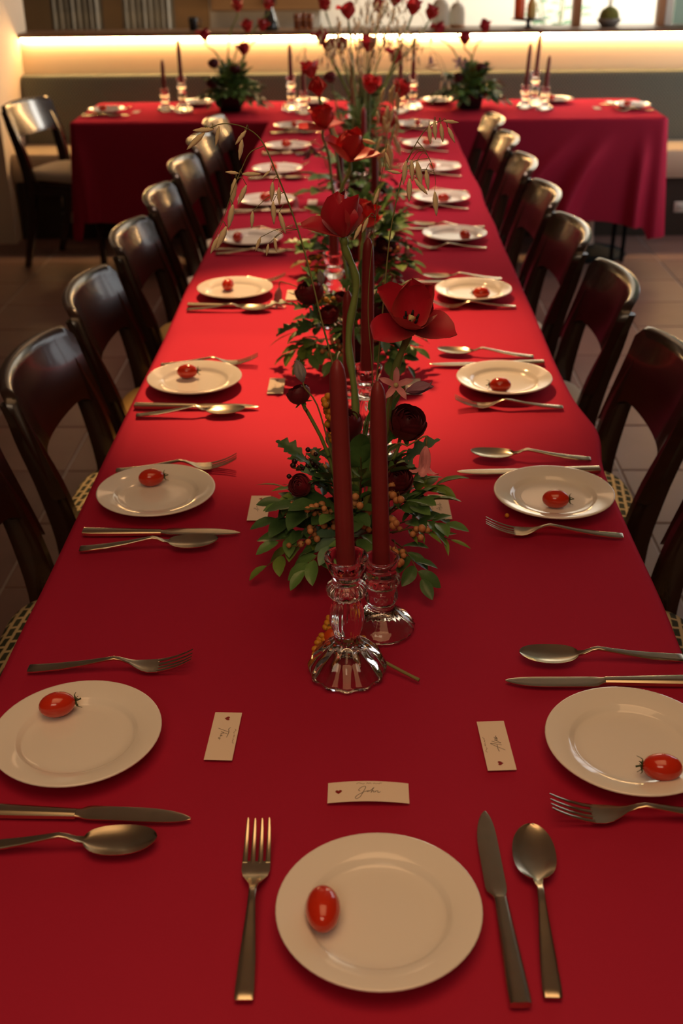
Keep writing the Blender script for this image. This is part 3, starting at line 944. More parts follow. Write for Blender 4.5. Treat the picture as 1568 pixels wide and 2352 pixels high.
# cross table settings
for (px, py, lab, tm) in ((-1.281, 6.016, 'white plate at the far left end of the cross table', 1), (1.351, 6.03, 'white plate at the far right end of the cross table', 1), (1.006, 6.263, 'white plate behind the right candle group on the cross table', 1),
                          (0.398, 6.267, 'white plate on the cross table, left of the right flowers', 0), (-0.264, 6.259, 'white plate on the cross table behind the middle candles', 1), (-0.855, 6.262, 'white plate on the cross table left of the left flowers', 0)):
    plate(px, py, lab)
    if tm:
        tomato(px - 0.02, py + 0.005, ZT + WELL, 1, 0.2, lab.replace('white plate', 'red tomato on the plate'), calyx=True)
for (px, py, f, lab) in ((-1.281, 6.016, 1, 'far left end of the cross table'), (1.351, 6.03, -1, 'far right end of the cross table')):
    cutlery('fork', (px + f * 0.115, py + f * 0.12), (px - f * 0.09, py + f * 0.12), 'steel fork beside the plate at the ' + lab)
    cutlery('knife', (px + f * 0.14, py - f * 0.115), (px - f * 0.10, py - f * 0.11), 'steel table knife beside the plate at the ' + lab)
    cutlery('spoon', (px + f * 0.105, py - f * 0.15), (px - f * 0.10, py - f * 0.145), 'steel spoon beside the plate at the ' + lab)

# ------------------------------------------------------------------ name cards
CL, CW = 0.086, 0.0315


def card_me(bend):
    b = MB()
    P, Q = [], []
    for i in range(13):
        x = -CL / 2 + CL * i / 12
        z = 0.0004 + bend * (1 - (2 * x / CL) ** 2)
        P.append([(x, y, z + 0.0003) for y in (-CW / 2, 0, CW / 2)])
        Q.append([(x, y, z) for y in (-CW / 2, 0, CW / 2)])
    b.grid(P, flip=True).grid(Q)
    n = 13
    ring_t = [P[i][0] for i in range(n)] + [P[i][2] for i in range(n - 1, -1, -1)]
    ring_b = [Q[i][0] for i in range(n)] + [Q[i][2] for i in range(n - 1, -1, -1)]
    b.loft([ring_b, ring_t], cap=False)
    return b


def ribbon(b, pts, w, bend, smooth=True):
    p = bez([(x, y, 0) for x, y in pts], max(12, 4 * (len(pts) - 1))) if smooth and len(pts) > 2 else [Vector((x, y, 0)) for x, y in pts]
    L, R = [], []
    for i, q in enumerate(p):
        t = (p[min(i + 1, len(p) - 1)] - p[max(i - 1, 0)])
        if t.length < 1e-9:
            t = Vector((1, 0, 0))
        t.normalize()
        n = Vector((-t.y, t.x, 0)) * w / 2
        for dst, s in ((L, 1), (R, -1)):
            c = q + n * s
            dst.append((c.x, c.y, 0.0004 + bend * (1 - (2 * c.x / CL) ** 2) + 0.00042))
    return b.grid([L, R], flip=True)


mm = lambda L: [(x / 1000, y / 1000) for x, y in L]
def crop(L):
    return [(((760 + X / 8.25) - 846.5) / 185 * 0.086, -((1790 + Y / 8.25) - 1825) / 46 * 0.031) for X, Y in L]
NAMES = {
    'john': [crop([(560, 290), (530, 270), (580, 220), (640, 200), (665, 215), (640, 270), (600, 340), (560, 400), (500, 435), (470, 420), (490, 385), (560, 340), (640, 305), (690, 290)]),
             crop([(712, 284), (690, 290), (692, 304), (712, 302), (716, 286), (735, 292)]), crop([(735, 296), (790, 250), (822, 220), (792, 262), (765, 322)]),
             crop([(768, 310), (795, 285), (818, 288), (812, 312), (828, 308)]), crop([(850, 286), (842, 314)]), crop([(846, 300), (878, 284), (896, 291), (890, 312), (920, 313), (945, 296)])],
    'thao': [mm([(-14.7, 6.3), (-11.7, 4.3), (-6.4, 5.3), (3.3, 4.0)]), mm([(-6.4, 5.3), (-13.0, -7.7)]), mm([(-2.8, 4.0), (-7.0, -3.7)]), mm([(-7.0, -3.7), (-5.2, -1.0), (-3.6, -1.2), (-4.0, -3.3), (-2.4, -3.0)]),
             mm([(0.6, -1.4), (-0.9, -2.0), (-1.2, -3.4), (0.2, -3.2), (0.8, -1.4), (0.8, -3.4), (2.2, -3.2)]), mm([(5.4, -3.0), (4.0, -3.6), (4.2, -5.0), (5.6, -4.8), (5.8, -3.2), (7.4, -3.8)])],
    'alex': [mm([(-9.5, -9.0), (2.7, 5.9), (-0.5, -6.5)]), mm([(-11.5, -1.8), (-6.0, -1.0), (0.5, -1.2)]), mm([(7.0, 4.1), (3.6, -2.0), (3.0, -6.0), (5.4, -3.6), (7.4, -1.6)]),
             mm([(7.4, -1.8), (9.2, -0.6), (8.4, 0.3), (7.6, -1.8), (9.4, -2.6), (11.0, -1.0)]), mm([(11.0, 0.2), (13.2, -3.0)]), mm([(13.8, 0.6), (10.6, -3.2), (14.8, -1.6), (16.0, -2.6)])],
    'ly': [mm([(-4, 6.5), (-8, 5), (-6, 1), (-7.5, -3), (-4, -4), (1, -2.6)]), mm([(2, 0.5), (3, -2.6), (6, -1.0), (8, 1.2)]), mm([(8, 1.2), (4.5, -6), (1.5, -8), (2, -5.5), (9, -2), (13, -1)])],
    'loops': [mm([(-12, -2), (-6, 6), (-5, -4), (-2, 3), (0, -3)]), mm([(0, -3), (3, 0), (5, -3), (8, 4), (7, -3), (11, -1), (14, -2)]), mm([(-13, 1), (-3, 0.5)])],
    'faint': [mm([(-10, 4), (-8, -4), (-3, -3)]), mm([(-2, -1), (0, -3), (3, 0), (5, -3), (9, -1), (12, -2)])],
}
TAG = [crop([(490, 150), (530, 130), (570, 140), (620, 155), (640, 140)]), crop([(680, 150), (700, 132), (720, 148), (745, 135), (775, 148)]), crop([(800, 150), (830, 138), (860, 150), (890, 140), (920, 148), (935, 132), (970, 133)])]


def name_card(x, y, rz, name, label, bend=0.0, faint=False, heart=True):
    o = card_me(bend).build('name_card', 'card', None, False, None, (x, y, ZT))
    o.rotation_euler = (0, 0, rz)
    tag(o, label, 'card')
    if heart:
        b = MB()
        hp = []
        for i in range(24):
            t = 2 * pi * i / 24
            hp.append((-0.0315 + 0.0036 * (16 * sin(t) ** 3) / 16, 0.0002 + 0.0036 * (13 * cos(t) - 5 * cos(2 * t) - 2 * cos(3 * t) - cos(4 * t)) / 16, 0))
        b.add([(p[0], p[1], 0.0004 + bend * (1 - (2 * p[0] / CL) ** 2) + 0.0004) for p in hp], [tuple(range(23, -1, -1))])
        b.build('heart', 'heart', o, False)
    b = MB()
    for s in NAMES[name]:
        ribbon(b, s, 0.00062 if not faint else 0.0006, bend)
    b.build('lettering', 'ink' if not faint else 'faint_ink', o, False)
    b = MB()
    for s in TAG:
        ribbon(b, s, 0.0006, bend)
    b.build('small_lettering', 'faint_ink', o, False)


name_card(0.016, 0.9415, 0.0, 'john', 'pale name card reading John with a red heart, above the nearest plate', 0.0032)
name_card(-0.1485, 1.038, -pi / 2 - 0.035, 'thao', 'pale name card reading Thao right of the nearest left-hand plate')
name_card(0.1595, 1.0225, pi / 2 + 0.055, 'alex', 'pale name card reading Alex left of the nearest right-hand plate')
name_card(-0.1545, 1.611, -pi / 2, 'ly', 'pale name card reading Ly beside the nearest flowers, left of them')
name_card(0.1315, 1.614, pi / 2 + 0.03, 'loops', 'pale name card half hidden by leaves right of the nearest flowers')
name_card(-0.164, 2.153, -pi / 2, 'faint', 'pale name card left of the flowers beside the third left-hand plate', faint=True)
name_card(0.1105, 2.147, pi / 2, 'faint', 'pale name card behind a violet petal beside the third right-hand plate', faint=True)
name_card(-0.166, 2.79, -pi / 2, 'faint', 'small pale name card beside the fourth left-hand plate under a dark rose-like bloom', faint=True)
name_card(-0.160, 3.87, -pi / 2, 'faint', 'tiny pale name card beside the sixth left-hand plate', faint=True)
name_card(-1.135, 6.03, -pi / 2, 'faint', 'tiny pale name card beside the plate at the left end of the cross table', faint=True)
name_card(1.18, 6.03, pi / 2, 'faint', 'tiny pale name card beside the plate at the right end of the cross table', faint=True)

# ================================================================== CANDLES
def flute(n, a):
    return (n, a)
pa = [(0.0, 0.034), (0.012, 0.032), (0.030, 0.020), (0.041, 0.006), (0.0445, 0.0), (0.0465, 0.003), (0.0470, 0.012), (0.0400, 0.026), (0.026, 0.040), (0.0165, 0.048), (0.0150, 0.053), (0.0175, 0.062), (0.0205, 0.075), (0.0198, 0.090), (0.0165, 0.103), (0.0135, 0.108),
      (0.0195, 0.110), (0.0232, 0.116), (0.0232, 0.123), (0.0185, 0.128), (0.0130, 0.130), (0.0165, 0.136), (0.0222, 0.148), (0.0255, 0.160), (0.0258, 0.164), (0.0245, 0.165), (0.0210, 0.162), (0.0145, 0.146), (0.0120, 0.140), (0.0, 0.139)]
la = [None, None, (12, .03), (12, .04), (12, .04), (12, .045), (12, .045), (12, .05), (12, .045), (12, .03), None, (12, .03), (12, .04), (12, .04), (12, .03), None, (18, .03), (18, .05), (18, .05), (18, .03), None, (10, .02), (10, .025), (10, .02), None, None, None, None, None, None]
holder_tall = MB().lathe(pa, 72, lobes=la).mesh('candle_holder', 'glass')
pb = [(0.0, 0.022), (0.012, 0.020), (0.028, 0.012), (0.038, 0.003), (0.041, 0.0), (0.0435, 0.002), (0.0438, 0.007), (0.036, 0.016), (0.024, 0.026), (0.0165, 0.034), (0.0150, 0.039), (0.0190, 0.042), (0.0215, 0.048), (0.0205, 0.056), (0.0165, 0.061), (0.0150, 0.064),
      (0.0215, 0.067), (0.0240, 0.072), (0.0235, 0.078), (0.0195, 0.082), (0.0190, 0.090), (0.0220, 0.102), (0.0228, 0.106), (0.0215, 0.107), (0.0185, 0.105), (0.0140, 0.094), (0.0125, 0.086), (0.0, 0.085)]
lb = [None, None, None, (24, .01), (24, .01), (24, .015), (24, .02), (24, .03), (24, .03), (24, .02), None, (20, .02), (20, .03), (20, .02), None, None, (20, .03), (20, .035), (20, .03)] + [None] * 9
holder_short = MB().lathe(pb, 60, lobes=lb).mesh('candle_holder', 'glass')
SOCK = {'tall': 0.141, 'short': 0.087}


def candle(x, y, kind, top, lean=(0, 0), lab='', hlab=None, r=0.0106, holder=True, rz=0.0, group=None):
    if holder:
        o = obj('candle_holder', holder_tall if kind == 'tall' else holder_short, None, (x, y, ZT))
        o.rotation_euler = (0, 0, rz)
        tag(o, hlab, 'candle holder', group)
    z0 = ZT + SOCK[kind] + 0.001
    h = top - z0
    c = MB()
    prof = [(0.0, 0), (r * 0.95, 0.0), (r * 1.05, 0.01), (r, h * 0.4), (r * 0.93, h * 0.8), (r * 0.86, h - 0.022), (r * 0.72, h - 0.011), (r * 0.42, h - 0.004), (0.0012, h - 0.001)]
    ring = []
    b = MB()
    rings = []
    for (rr, z) in prof:
        t = z / h
        rings.append([(lean[0] * t + rr * cos(2 * pi * j / 20), lean[1] * t + rr * sin(2 * pi * j / 20), z) for j in range(20)])
    b.loft(rings)
    o = b.build('taper_candle', 'wax', None, True, None, (x, y, z0))
    tag(o, lab, 'candle', group and 'candles ' + group)
    MB().tube([(lean[0], lean[1], h - 0.002), (lean[0] + 0.001, lean[1], h + 0.004), (lean[0] + 0.003, lean[1], h + 0.008)], 0.0009, 6).build('wick', 'wick', o)
    return o


candle(-0.009, 1.165, 'tall', 1.158, (-0.008, 0), 'tall burgundy taper candle in the nearest tall glass holder', 'tall pressed glass candle holder with scalloped foot, nearest the camera')
candle(0.034, 1.264, 'short', 1.096, (-0.006, 0), 'shorter burgundy taper candle just behind the nearest one', 'short pressed glass candle holder with round foot behind the nearest tall one')
candle(0.017, 1.812, 'tall', 1.132, (0.002, 0), 'tall burgundy taper candle rising behind the nearest flowers', 'tall glass candle holder behind the nearest flowers')
candle(-0.014, 1.93, 'short', 1.012, (-0.002, 0), 'shorter burgundy taper candle behind a thick pale tulip stem', 'short glass candle holder hidden behind the nearest flowers')
candle(-0.055, 2.56, 'tall', 1.03, (0.0, 0), 'burgundy taper candle behind the second flower arrangement', 'tall glass candle holder behind the second flower arrangement')
candle(0.01, 2.68, 'short', 1.0, (0.0, 0), 'burgundy taper candle between the second and third arrangements', 'short glass candle holder between the second and third arrangements')
candle(-0.055, 3.40, 'tall', 1.02, (-0.004, 0), 'burgundy taper candle behind the third flower arrangement', 'tall glass candle holder behind the third flower arrangement')
candle(0.045, 3.50, 'short', 0.985, (0.0, 0), 'shorter burgundy taper candle behind the third flower arrangement', 'short glass candle holder behind the third flower arrangement')
candle(0.012, 4.28, 'short', 1.0, (0.0, 0), 'burgundy taper candle among pale grass stems in mid table', 'short glass candle holder among pale grass stems in mid table')
candle(-0.030, 5.00, 'tall', 1.119, (-0.006, 0), 'tall burgundy taper candle in front of the glowing wall, mid view', 'tall glass candle holder at the far end of the long table')
# cross table
candle(-0.99, 6.06, 'short', 0.995, (0.0, 0), 'shorter burgundy taper left of the left flowers on the cross table', 'short glass candle holder left of the left flowers, cross table')
candle(-0.895, 6.02, 'tall', 1.092, (-0.004, 0), 'tallest burgundy taper left of the left flowers on the cross table', 'tall glass candle holder left of the left flowers, cross table')
candle(-0.350, 6.04, 'tall', 1.065, (-0.002, 0), 'taller burgundy taper right of the left flowers on the cross table', 'tall glass candle holder right of the left flowers, cross table')
candle(-0.283, 5.93, 'short', 0.996, (0.0, 0), 'shorter burgundy taper right of the left flowers on the cross table', 'short glass candle holder right of the left flowers, cross table')
candle(0.192, 5.93, 'short', 1.062, (0.002, 0), 'shorter burgundy taper left of the right flowers on the cross table', 'short glass candle holder left of the right flowers, cross table')
candle(0.258, 6.05, 'tall', 1.093, (0.004, 0), 'taller burgundy taper left of the right flowers on the cross table', 'tall glass candle holder left of the right flowers, cross table')
candle(0.822, 6.06, 'short', 1.056, (0.012, 0), 'left burgundy taper of the three right of the right flowers', 'short glass candle holder, left of the group of three')
candle(0.880, 6.14, 'tall', 1.112, (0.012, 0), 'tallest burgundy taper in the middle of the group of three', 'tall glass candle holder in the middle of the group of three')
candle(0.912, 5.99, 'short', 1.004, (0.008, 0), 'right burgundy taper of the three right of the right flowers', 'short glass candle holder, right of the group of three')


# ================================================================== FLOWERS
def petal_mb(L, Wd, prof, cup=0.35, point=0.5, nt=9, ns=7, wave=0.0):
    """prof: angles from the axis along the petal; grows from the origin, outwards along +X, up along +Z"""
    x = z = 0.0
    P = []
    for i in range(nt + 1):
        t = i / nt
        q = t * (len(prof) - 1)
        k = min(int(q), len(prof) - 2)
        a = prof[k] + (prof[k + 1] - prof[k]) * (q - k)
        if i:
            x += sin(a) * L / nt
            z += cos(a) * L / nt
        wv = Wd * (0.16 + 0.84 * sin(pi * min(1, (t * 0.88 + 0.05)) ** 0.95) ** 0.8) if t < 1 else Wd * 0.04
        wv *= 1 - point * max(0, (t - 0.72) / 0.28) ** 2
        row = []
        for j in range(ns):
            s = -1 + 2 * j / (ns - 1)
            inn = cup * wv * s * s
            rip = wave * Wd * sin(s * 5 + t * 7) * abs(s) * t
            row.append((x - cos(a) * inn + rip * 0.5, wv * s * 0.5 * (1 - 0.12 * cup * s * s), z + sin(a) * inn + rip))
        P.append(row)
    return MB().grid(P)


PET = {}
for nm, prof, cup in (('cup', [1.15, 0.55, 0.05, -0.18, -0.25], 0.42), ('half', [1.1, 0.65, 0.40, 0.30, 0.35], 0.36), ('loose', [1.2, 0.95, 0.75, 0.70, 0.85], 0.30), ('splay', [1.3, 1.35, 1.40, 1.45, 1.30], 0.20), ('flare', [1.0, 0.55, 0.55, 0.95, 1.45], 0.28)):
    for m in ('tulip', 'tulip_bright'):
        PET[nm, m] = petal_mb(1.14, 1.02, prof, cup, 0.12, 10, 7, 0.05).mesh('petal', m)
CLP = {}
for m in ('clematis', 'clematis_grey', 'clematis_violet'):
    CLP['bell', m] = petal_mb(1.0, 0.36, [1.35, 0.45, 0.05, 0.0, 0.25, 0.9, 1.5], 0.35, 0.7, 10, 5, 0.05).mesh('petal', m)
    CLP['star', m] = petal_mb(1.0, 0.34, [1.3, 1.0, 1.1, 1.5, 1.9], 0.15, 0.8, 8, 5, 0.10).mesh('petal', m)
    CLP['bud', m] = petal_mb(1.0, 0.50, [1.2, 0.55, 0.10, -0.2, -0.3, 0.3], 0.40, 0.8, 8, 5, 0.04).mesh('petal', m)


def bloom_mb():
    b = MB()
    rnd = random.Random(4)
    for l in range(7):
        r = 0.30 + 0.70 * l / 6
        n = (4, 5, 5, 6, 6, 6, 5)[l]
        top = radians((8, 14, 24, 34, 44, 56, 72)[l])
        for k in range(n):
            a0 = 2 * pi * k / n + l * 0.9 + rnd.uniform(-.2, .2)
            hw = pi / n * 1.45
            P = []
            for i in range(6):
                v = i / 5
                th = radians(165) + (top - radians(165)) * v
                row = []
                for j in range(6):
                    u = -1 + 2 * j / 5
                    tt = th + 0.16 * u * u * v
                    rr = r * (1 + 0.05 * u * (1 if k % 2 else -1) + 0.07 * v ** 4 - 0.03 * u * u)
                    a = a0 + hw * u * (0.45 + 0.55 * sin(pi * min(1, 0.25 + v * 0.6)))
                    row.append((rr * sin(tt) * cos(a), rr * sin(tt) * sin(a), rr * cos(tt) * 0.92))
                P.append(row)
            b.grid(P)
    return b


BLOOM = {m: bloom_mb().mesh('bloom', m) for m in ('ranunculus', 'ranunculus_red')}
SEPAL = petal_mb(1.0, 0.42, [1.5, 1.7, 1.9, 1.7], 0.2, 0.7, 5, 5).mesh('sepal', 'leaf')


def leaf_mb(kind):
    nt, ns = (10, 5) if kind != 'lobed' else (22, 5)
    P = []
    for i in range(nt + 1):
        t = i / nt
        if kind == 'oval':
            wv = 0.50 * sin(pi * min(1, 0.03 + 0.97 * t) ** 1.05) ** 0.75 if 0 < t < 1 else 0.02
        elif kind == 'narrow':
            wv = 0.22 * sin(pi * min(1, 0.03 + 0.97 * t) ** 0.9) ** 0.9 if 0 < t < 1 else 0.01
        elif kind == 'broad':
            wv = 0.62 * sin(pi * min(1, 0.04 + 0.96 * t) ** 0.85) ** 0.7 if 0 < t < 1 else 0.02
        else:
            env = 0.66 * sin(pi * min(1, 0.03 + 0.97 * t) ** 0.9) ** 0.7 if 0 < t < 1 else 0.02
            saw = abs(((t * 3.5) % 1) - 0.55) / 0.55
            wv = env * (1.0 - 0.62 * saw)
        row = []
        for j in range(ns):
            s = -1 + 2 * j / (ns - 1)
            zz = 0.16 * abs(s) * wv - 0.22 * t * t + 0.10 * t + (0.02 * sin(t * 20) * abs(s) * wv)
            row.append((t + (0.10 * abs(s) * wv if kind == 'lobed' else 0), s * wv / 2, zz))
        P.append(row)
    return MB().grid(P)


LEAF = {}
for k in ('oval', 'narrow', 'broad', 'lobed'):
    for m in ('leaf', 'leaf_light', 'leaf_blue', 'leaf_autumn', 'leaf_dark'):
        LEAF[k, m] = leaf_mb(k).mesh('leaf', m)
BERRY = {m: MB().ball((0, 0, 0), 1.0, 8, 6).mesh('berry', m) for m in ('berry', 'berry_dark', 'berry_yellow', 'berry_orange')}
def seed_mb():
    b = MB()
    P, Q = [], []
    for i in range(8):
        t = i / 7
        wv = 0.25 * (sin(pi * (0.04 + 0.93 * t) ** 0.85) ** 0.9)
        row = []
        for j in range(6):
            a = 2 * pi * j / 6
            row.append((t, wv / 2 * cos(a) * (1 + 0.08 * (-1) ** i), 0.08 * wv / 0.25 * sin(a)))
        P.append(row)
    b.loft(P)
    return b
SEED = seed_mb().mesh('seed_head', 'oat')


class Arr:
    def __init__(self, x, y, label, vase='square', group=None, vw=0.048, vh=0.066):
        self.o = thing('flower_arrangement', label, 'flowers', (x, y, ZT), 0, group)
        self.c = Vector((x, y, ZT))
        b = MB()
        rnd = random.Random(int(x * 100 + y * 10))
        rings = []
        for z, s in ((0.0, 0.80), (0.002, 0.84), (vh * 0.5, 0.95), (vh, 1.05), (vh + 0.002, 1.03), (vh - 0.01, 0.97), (0.02, 0.80)):
            ring = []
            for k in range(28):
                a = 2 * pi * k / 28
                e = 0.35
                ring.append((vw * s * math.copysign(abs(cos(a)) ** e, cos(a)) + rnd.uniform(-.0012, .0012), vw * s * math.copysign(abs(sin(a)) ** e, sin(a)) + rnd.uniform(-.0012, .0012), z))
            rings.append(ring)
        b.loft(rings)
        b.build('vase', 'vase', self.o, True, 50)
        # wet moss block filling the vase, so that stems have something to stand in
        b = MB()
        b.ball((0, 0, vh * 0.85), vw * 0.98, 10, 6, (0.92, 0.92, 0.45))
        b.build('moss', 'leaf_dark', self.o)

    def l(self, p):
        return Vector(p) - self.c

    def base(self, dx=0.0, dy=0.0):
        return self.c + Vector((dx, dy, 0.055))

    def tulip(self, head, axis, mid=(), size=0.058, pet=('cup',) * 6, m='tulip', r=0.0046, b=(0, 0), spin=0.0, n=18):
        head = Vector(head)
        axis = Vector(axis).normalized()
        pts = [self.base(*b)] + [Vector(q) for q in mid] + [head - axis * size * 0.30, head]
        path = bez([self.l(q) for q in pts], n)
        st = MB().tube(path, [r * (0.9 + 0.15 * sin(i * 1.7)) for i in range(len(path))], 8).build('tulip', 'stem', self.o)
        for k in range(6):
            a = k * pi / 3 + spin
            s = size * (1.0 if k % 2 else 0.96)
            mw = orient(self.l(head), axis, (1, 0, 0), s, a)
            obj('petal', PET[pet[k % len(pet)], m], st, mw=mw)
        sb = MB()
        for k in range(6):
            a = k * pi / 3 + 0.3
            q = Vector((0.10 * cos(a), 0.10 * sin(a), 0.10))
            q2 = Vector((0.17 * cos(a), 0.17 * sin(a), 0.36))
            sb.tube([q, q.lerp(q2, .5), q.lerp(q2, .55), q2], [0.012, 0.012, 0.035, 0.02], 6)
        sb.build('stamen', 'stamen', st, mw=orient(self.l(head), axis, (1, 0, 0), size))
        pb_ = MB().lathe([(0.0, 0.02), (0.055, 0.04), (0.06, 0.22), (0.08, 0.30), (0.04, 0.34), (0, 0.345)], 9, lobes=[None, (3, .15), (3, .15), (3, .35), (3, .3), None])
        pb_.build('pistil', 'pistil', st, mw=orient(self.l(head), axis, (1, 0, 0), size))
        return st

    def ranunculus(self, head, axis, R=0.026, m='ranunculus', mid=(), b=(0, 0), r=0.0026):
        head = Vector(head)
        axis = Vector(axis).normalized()
        pts = [self.base(*b)] + [Vector(q) for q in mid] + [head - axis * R * 1.5, head - axis * R * 0.7]
        st = MB().tube(bez([self.l(q) for q in pts], 14), r, 7).build('ranunculus', 'stem', self.o)
        obj('bloom', BLOOM[m], st, mw=orient(self.l(head), axis, (1, 0.3, 0), R))
        for k in range(5):
            obj('sepal', SEPAL, st, mw=orient(self.l(head - axis * R * 0.86), axis, (1, 0, 0), R * 0.85, k * 1.257))
        return st

    def clematis(self, head, axis, size, kind='bell', m='clematis', mid=(), b=(0, 0), n=4, spin=0.3, start=None):
        head = Vector(head)
        axis = Vector(axis).normalized()
        pts = [Vector(start) if start is not None else self.base(*b)] + [Vector(q) for q in mid] + [head - axis * size * 0.25, head]
        st = MB().tube(bez([self.l(q) for q in pts], 14), 0.0012, 6).build('clematis', 'oat_stem', self.o)
        for k in range(n):
            obj('petal', CLP[kind, m], st, mw=orient(self.l(head), axis, (1, 0, 0), size, k * 2 * pi / n + spin))
        if kind == 'star':
            MB().lathe([(0.0, 0.0), (0.10, 0.02), (0.13, 0.18), (0.06, 0.30), (0, 0.31)], 10).build('stamen', 'pistil', st, mw=orient(self.l(head), axis, (1, 0, 0), size))
        return st

    def sprig(self, base, tip, kind='oval', m='leaf', n=7, L=0.036, arch=0.2, joined=None, seed=0, r=0.0011, twist=0.5):
        rnd = random.Random(seed * 31 + n)
        base, tip = Vector(base), Vector(tip)
        for q in (base, tip):
            q.z = max(q.z, TZ + 0.008)
        mid = base.lerp(tip, 0.5)
        mid.z += (tip - base).length * arch
        path = bez([self.l(base), self.l(mid), self.l(tip)], 10)
        if joined is None:
            st = MB().tube(path, [r * (1.2 - 0.6 * i / (len(path) - 1)) for i in range(len(path))], 5).build('leaf_sprig', 'twig', self.o)
        else:
            joined[0].tube(path, r, 4)
        N = len(path) - 1
        for i in range(n):
            t = 0.28 + 0.72 * (i + 0.5) / n if i < n - 1 else 1.0
            q = t * N
            k = min(int(q), N - 1)
            p = path[k].lerp(path[k + 1], q - k)
            d = (path[k + 1] - path[k]).normalized()
            upv = Vector((0, 0, 1))
            side = d.cross(upv)
            if side.length < 0.1:
                side = Vector((1, 0, 0))
            side.normalize()
            sg = 1 if i % 2 else -1
            if i == n - 1:
                ld = d
            else:
                ld = (d * 0.65 + side * sg * 0.75 + Vector((rnd.uniform(-.25, .25), rnd.uniform(-.25, .25), rnd.uniform(-.25, .3)))).normalized()
            nrm = (side.cross(d) * (1 if side.cross(d).z > 0 else -1) + Vector((rnd.uniform(-twist, twist), rnd.uniform(-twist, twist), 0.2))).normalized()
            nrm = (nrm - ld * nrm.dot(ld)).normalized()
            LL = L * rnd.uniform(0.8, 1.15)
            # keep the leaf off the cloth
            if (p.z + ld.z * LL) < 0.006:
                ld.z = max(ld.z, (0.008 - p.z) / LL)
                ld.normalize()
                nrm = (nrm - ld * nrm.dot(ld)).normalized()
            mw = Matrix((ld, nrm.cross(ld), nrm)).transposed().to_4x4() @ Matrix.Scale(LL, 4)
            mw.translation = p
            if joined is None:
                obj('leaf', LEAF[kind, m], st, mw=mw)
            else:
                for mb in joined[1:]:
                    src = leaf_src[kind]
                    mb.add([mw @ Vector(v) for v in src.v], src.f)

    def berries(self, base, tip, m='berry', n=8, R=0.0045, spread=0.012, seed=0):
        rnd = random.Random(seed + 5)
        base, tip = Vector(base), Vector(tip)
        mid = base.lerp(tip, 0.5) + Vector((0, 0, (tip - base).length * 0.12))
        path = bez([self.l(base), self.l(mid), self.l(tip)], 8)
        b = MB().tube(path, 0.0009, 5)
        spots = []
        for i in range(n):
            t = 0.35 + 0.65 * i / max(1, n - 1)
            k = min(int(t * (len(path) - 1)), len(path) - 2)
            p = path[k].lerp(path[k + 1], t * (len(path) - 1) - k)
            q = p + Vector((rnd.uniform(-1, 1), rnd.uniform(-1, 1), rnd.uniform(-0.6, 1))) * spread
            q.z = max(q.z, R + 0.001)
            b.tube([p, p.lerp(q, 0.6), q], 0.0006, 4)
            spots.append(q)
        st = b.build('berry_sprig', 'twig', self.o)
        for q in spots:
            obj('berry', BERRY[m], st, mw=Matrix.Translation(q) @ Matrix.Scale(R * rnd.uniform(0.85, 1.15), 4))

    def grass(self, pts, seeds, r=0.0010, L=0.024, seed=0, n=36, b=(0, 0), rooted=True):
        """seeds: (position, direction or None to hang)"""
        rnd = random.Random(seed + 11)
        P = ([self.base(*b)] if rooted else []) + [Vector(q) for q in pts]
        path = bez([self.l(q) for q in P], n)
        N = len(path)
        mb = MB().tube(path, [r * (1 - 0.65 * i / (N - 1)) for i in range(N)], 5)
        hold = []
        for s in seeds:
            p = self.l(s[0])
            d = Vector(s[1]) if s[1] is not None else Vector((rnd.uniform(-.3, .3), rnd.uniform(-.3, .3), -1))
            d.normalize()
            near = min(path, key=lambda q: (q - p).length + (0.5 if q.z < p.z - 0.005 else 0))
            if (near - p).length > 0.003:
                m_ = near.lerp(p, 0.5)
                m_.z += 0.006
                mb.tube(bez([near, m_, p], 6), 0.0005, 4)
            hold.append((p, d, L * (s[2] if len(s) > 2 else 1) * rnd.uniform(0.9, 1.1)))
        st = mb.build('grass_stem', 'oat_stem', self.o)
        for p, d, LL in hold:
            x = d
            z = Vector((rnd.uniform(-.5, .5), -1, rnd.uniform(-.3, .3)))
            z = (z - x * z.dot(x)).normalized()
            mw = Matrix((x, z.cross(x), z)).transposed().to_4x4() @ Matrix.Scale(LL, 4)
            mw.translation = p
            obj('seed_head', SEED, st, mw=mw)

    def fill(self, n, rad, h, seed, kinds, L=(0.028, 0.042), joined=False, nl=6, low=-0.1):
        rnd = random.Random(seed)
        bs = {}
        for i in range(n):
            a = 2 * pi * i / n * 2.399 * 1.0 + rnd.uniform(-.2, .2)
            e = low + (1.25 - low) * ((i + 0.5) / n) ** 1.1
            rr = rad * rnd.uniform(0.75, 1.08)
            base = self.c + Vector((cos(a) * 0.02, sin(a) * 0.02, 0.055))
            tip = self.c + Vector((cos(a) * cos(e) * rr, sin(a) * cos(e) * rr, 0.045 + max(-0.035, sin(e) * h)))
            k, m = rnd.choice(kinds)
            if joined:
                if (m) not in bs:
                    bs[m] = MB()
                tw = bs.setdefault('twig', MB())
                self.sprig(base, tip, k, m, nl, rnd.uniform(*L), 0.2, [tw, bs[m]], seed + i)
            else:
                self.sprig(base, tip, k, m, nl, rnd.uniform(*L), 0.2, None, seed + i)
        for m, mb in bs.items():
            if mb.v:
                o = mb.build('foliage' if m != 'twig' else 'twigs', m, self.o)
                o['kind'] = 'stuff'


leaf_src = {k: leaf_mb(k) for k in ('oval', 'narrow', 'broad', 'lobed')}
GREENS = [('oval', 'leaf'), ('oval', 'leaf'), ('oval', 'leaf_light'), ('lobed', 'leaf_blue'), ('narrow', 'leaf'), ('oval', 'leaf_dark'), ('broad', 'leaf_dark')]

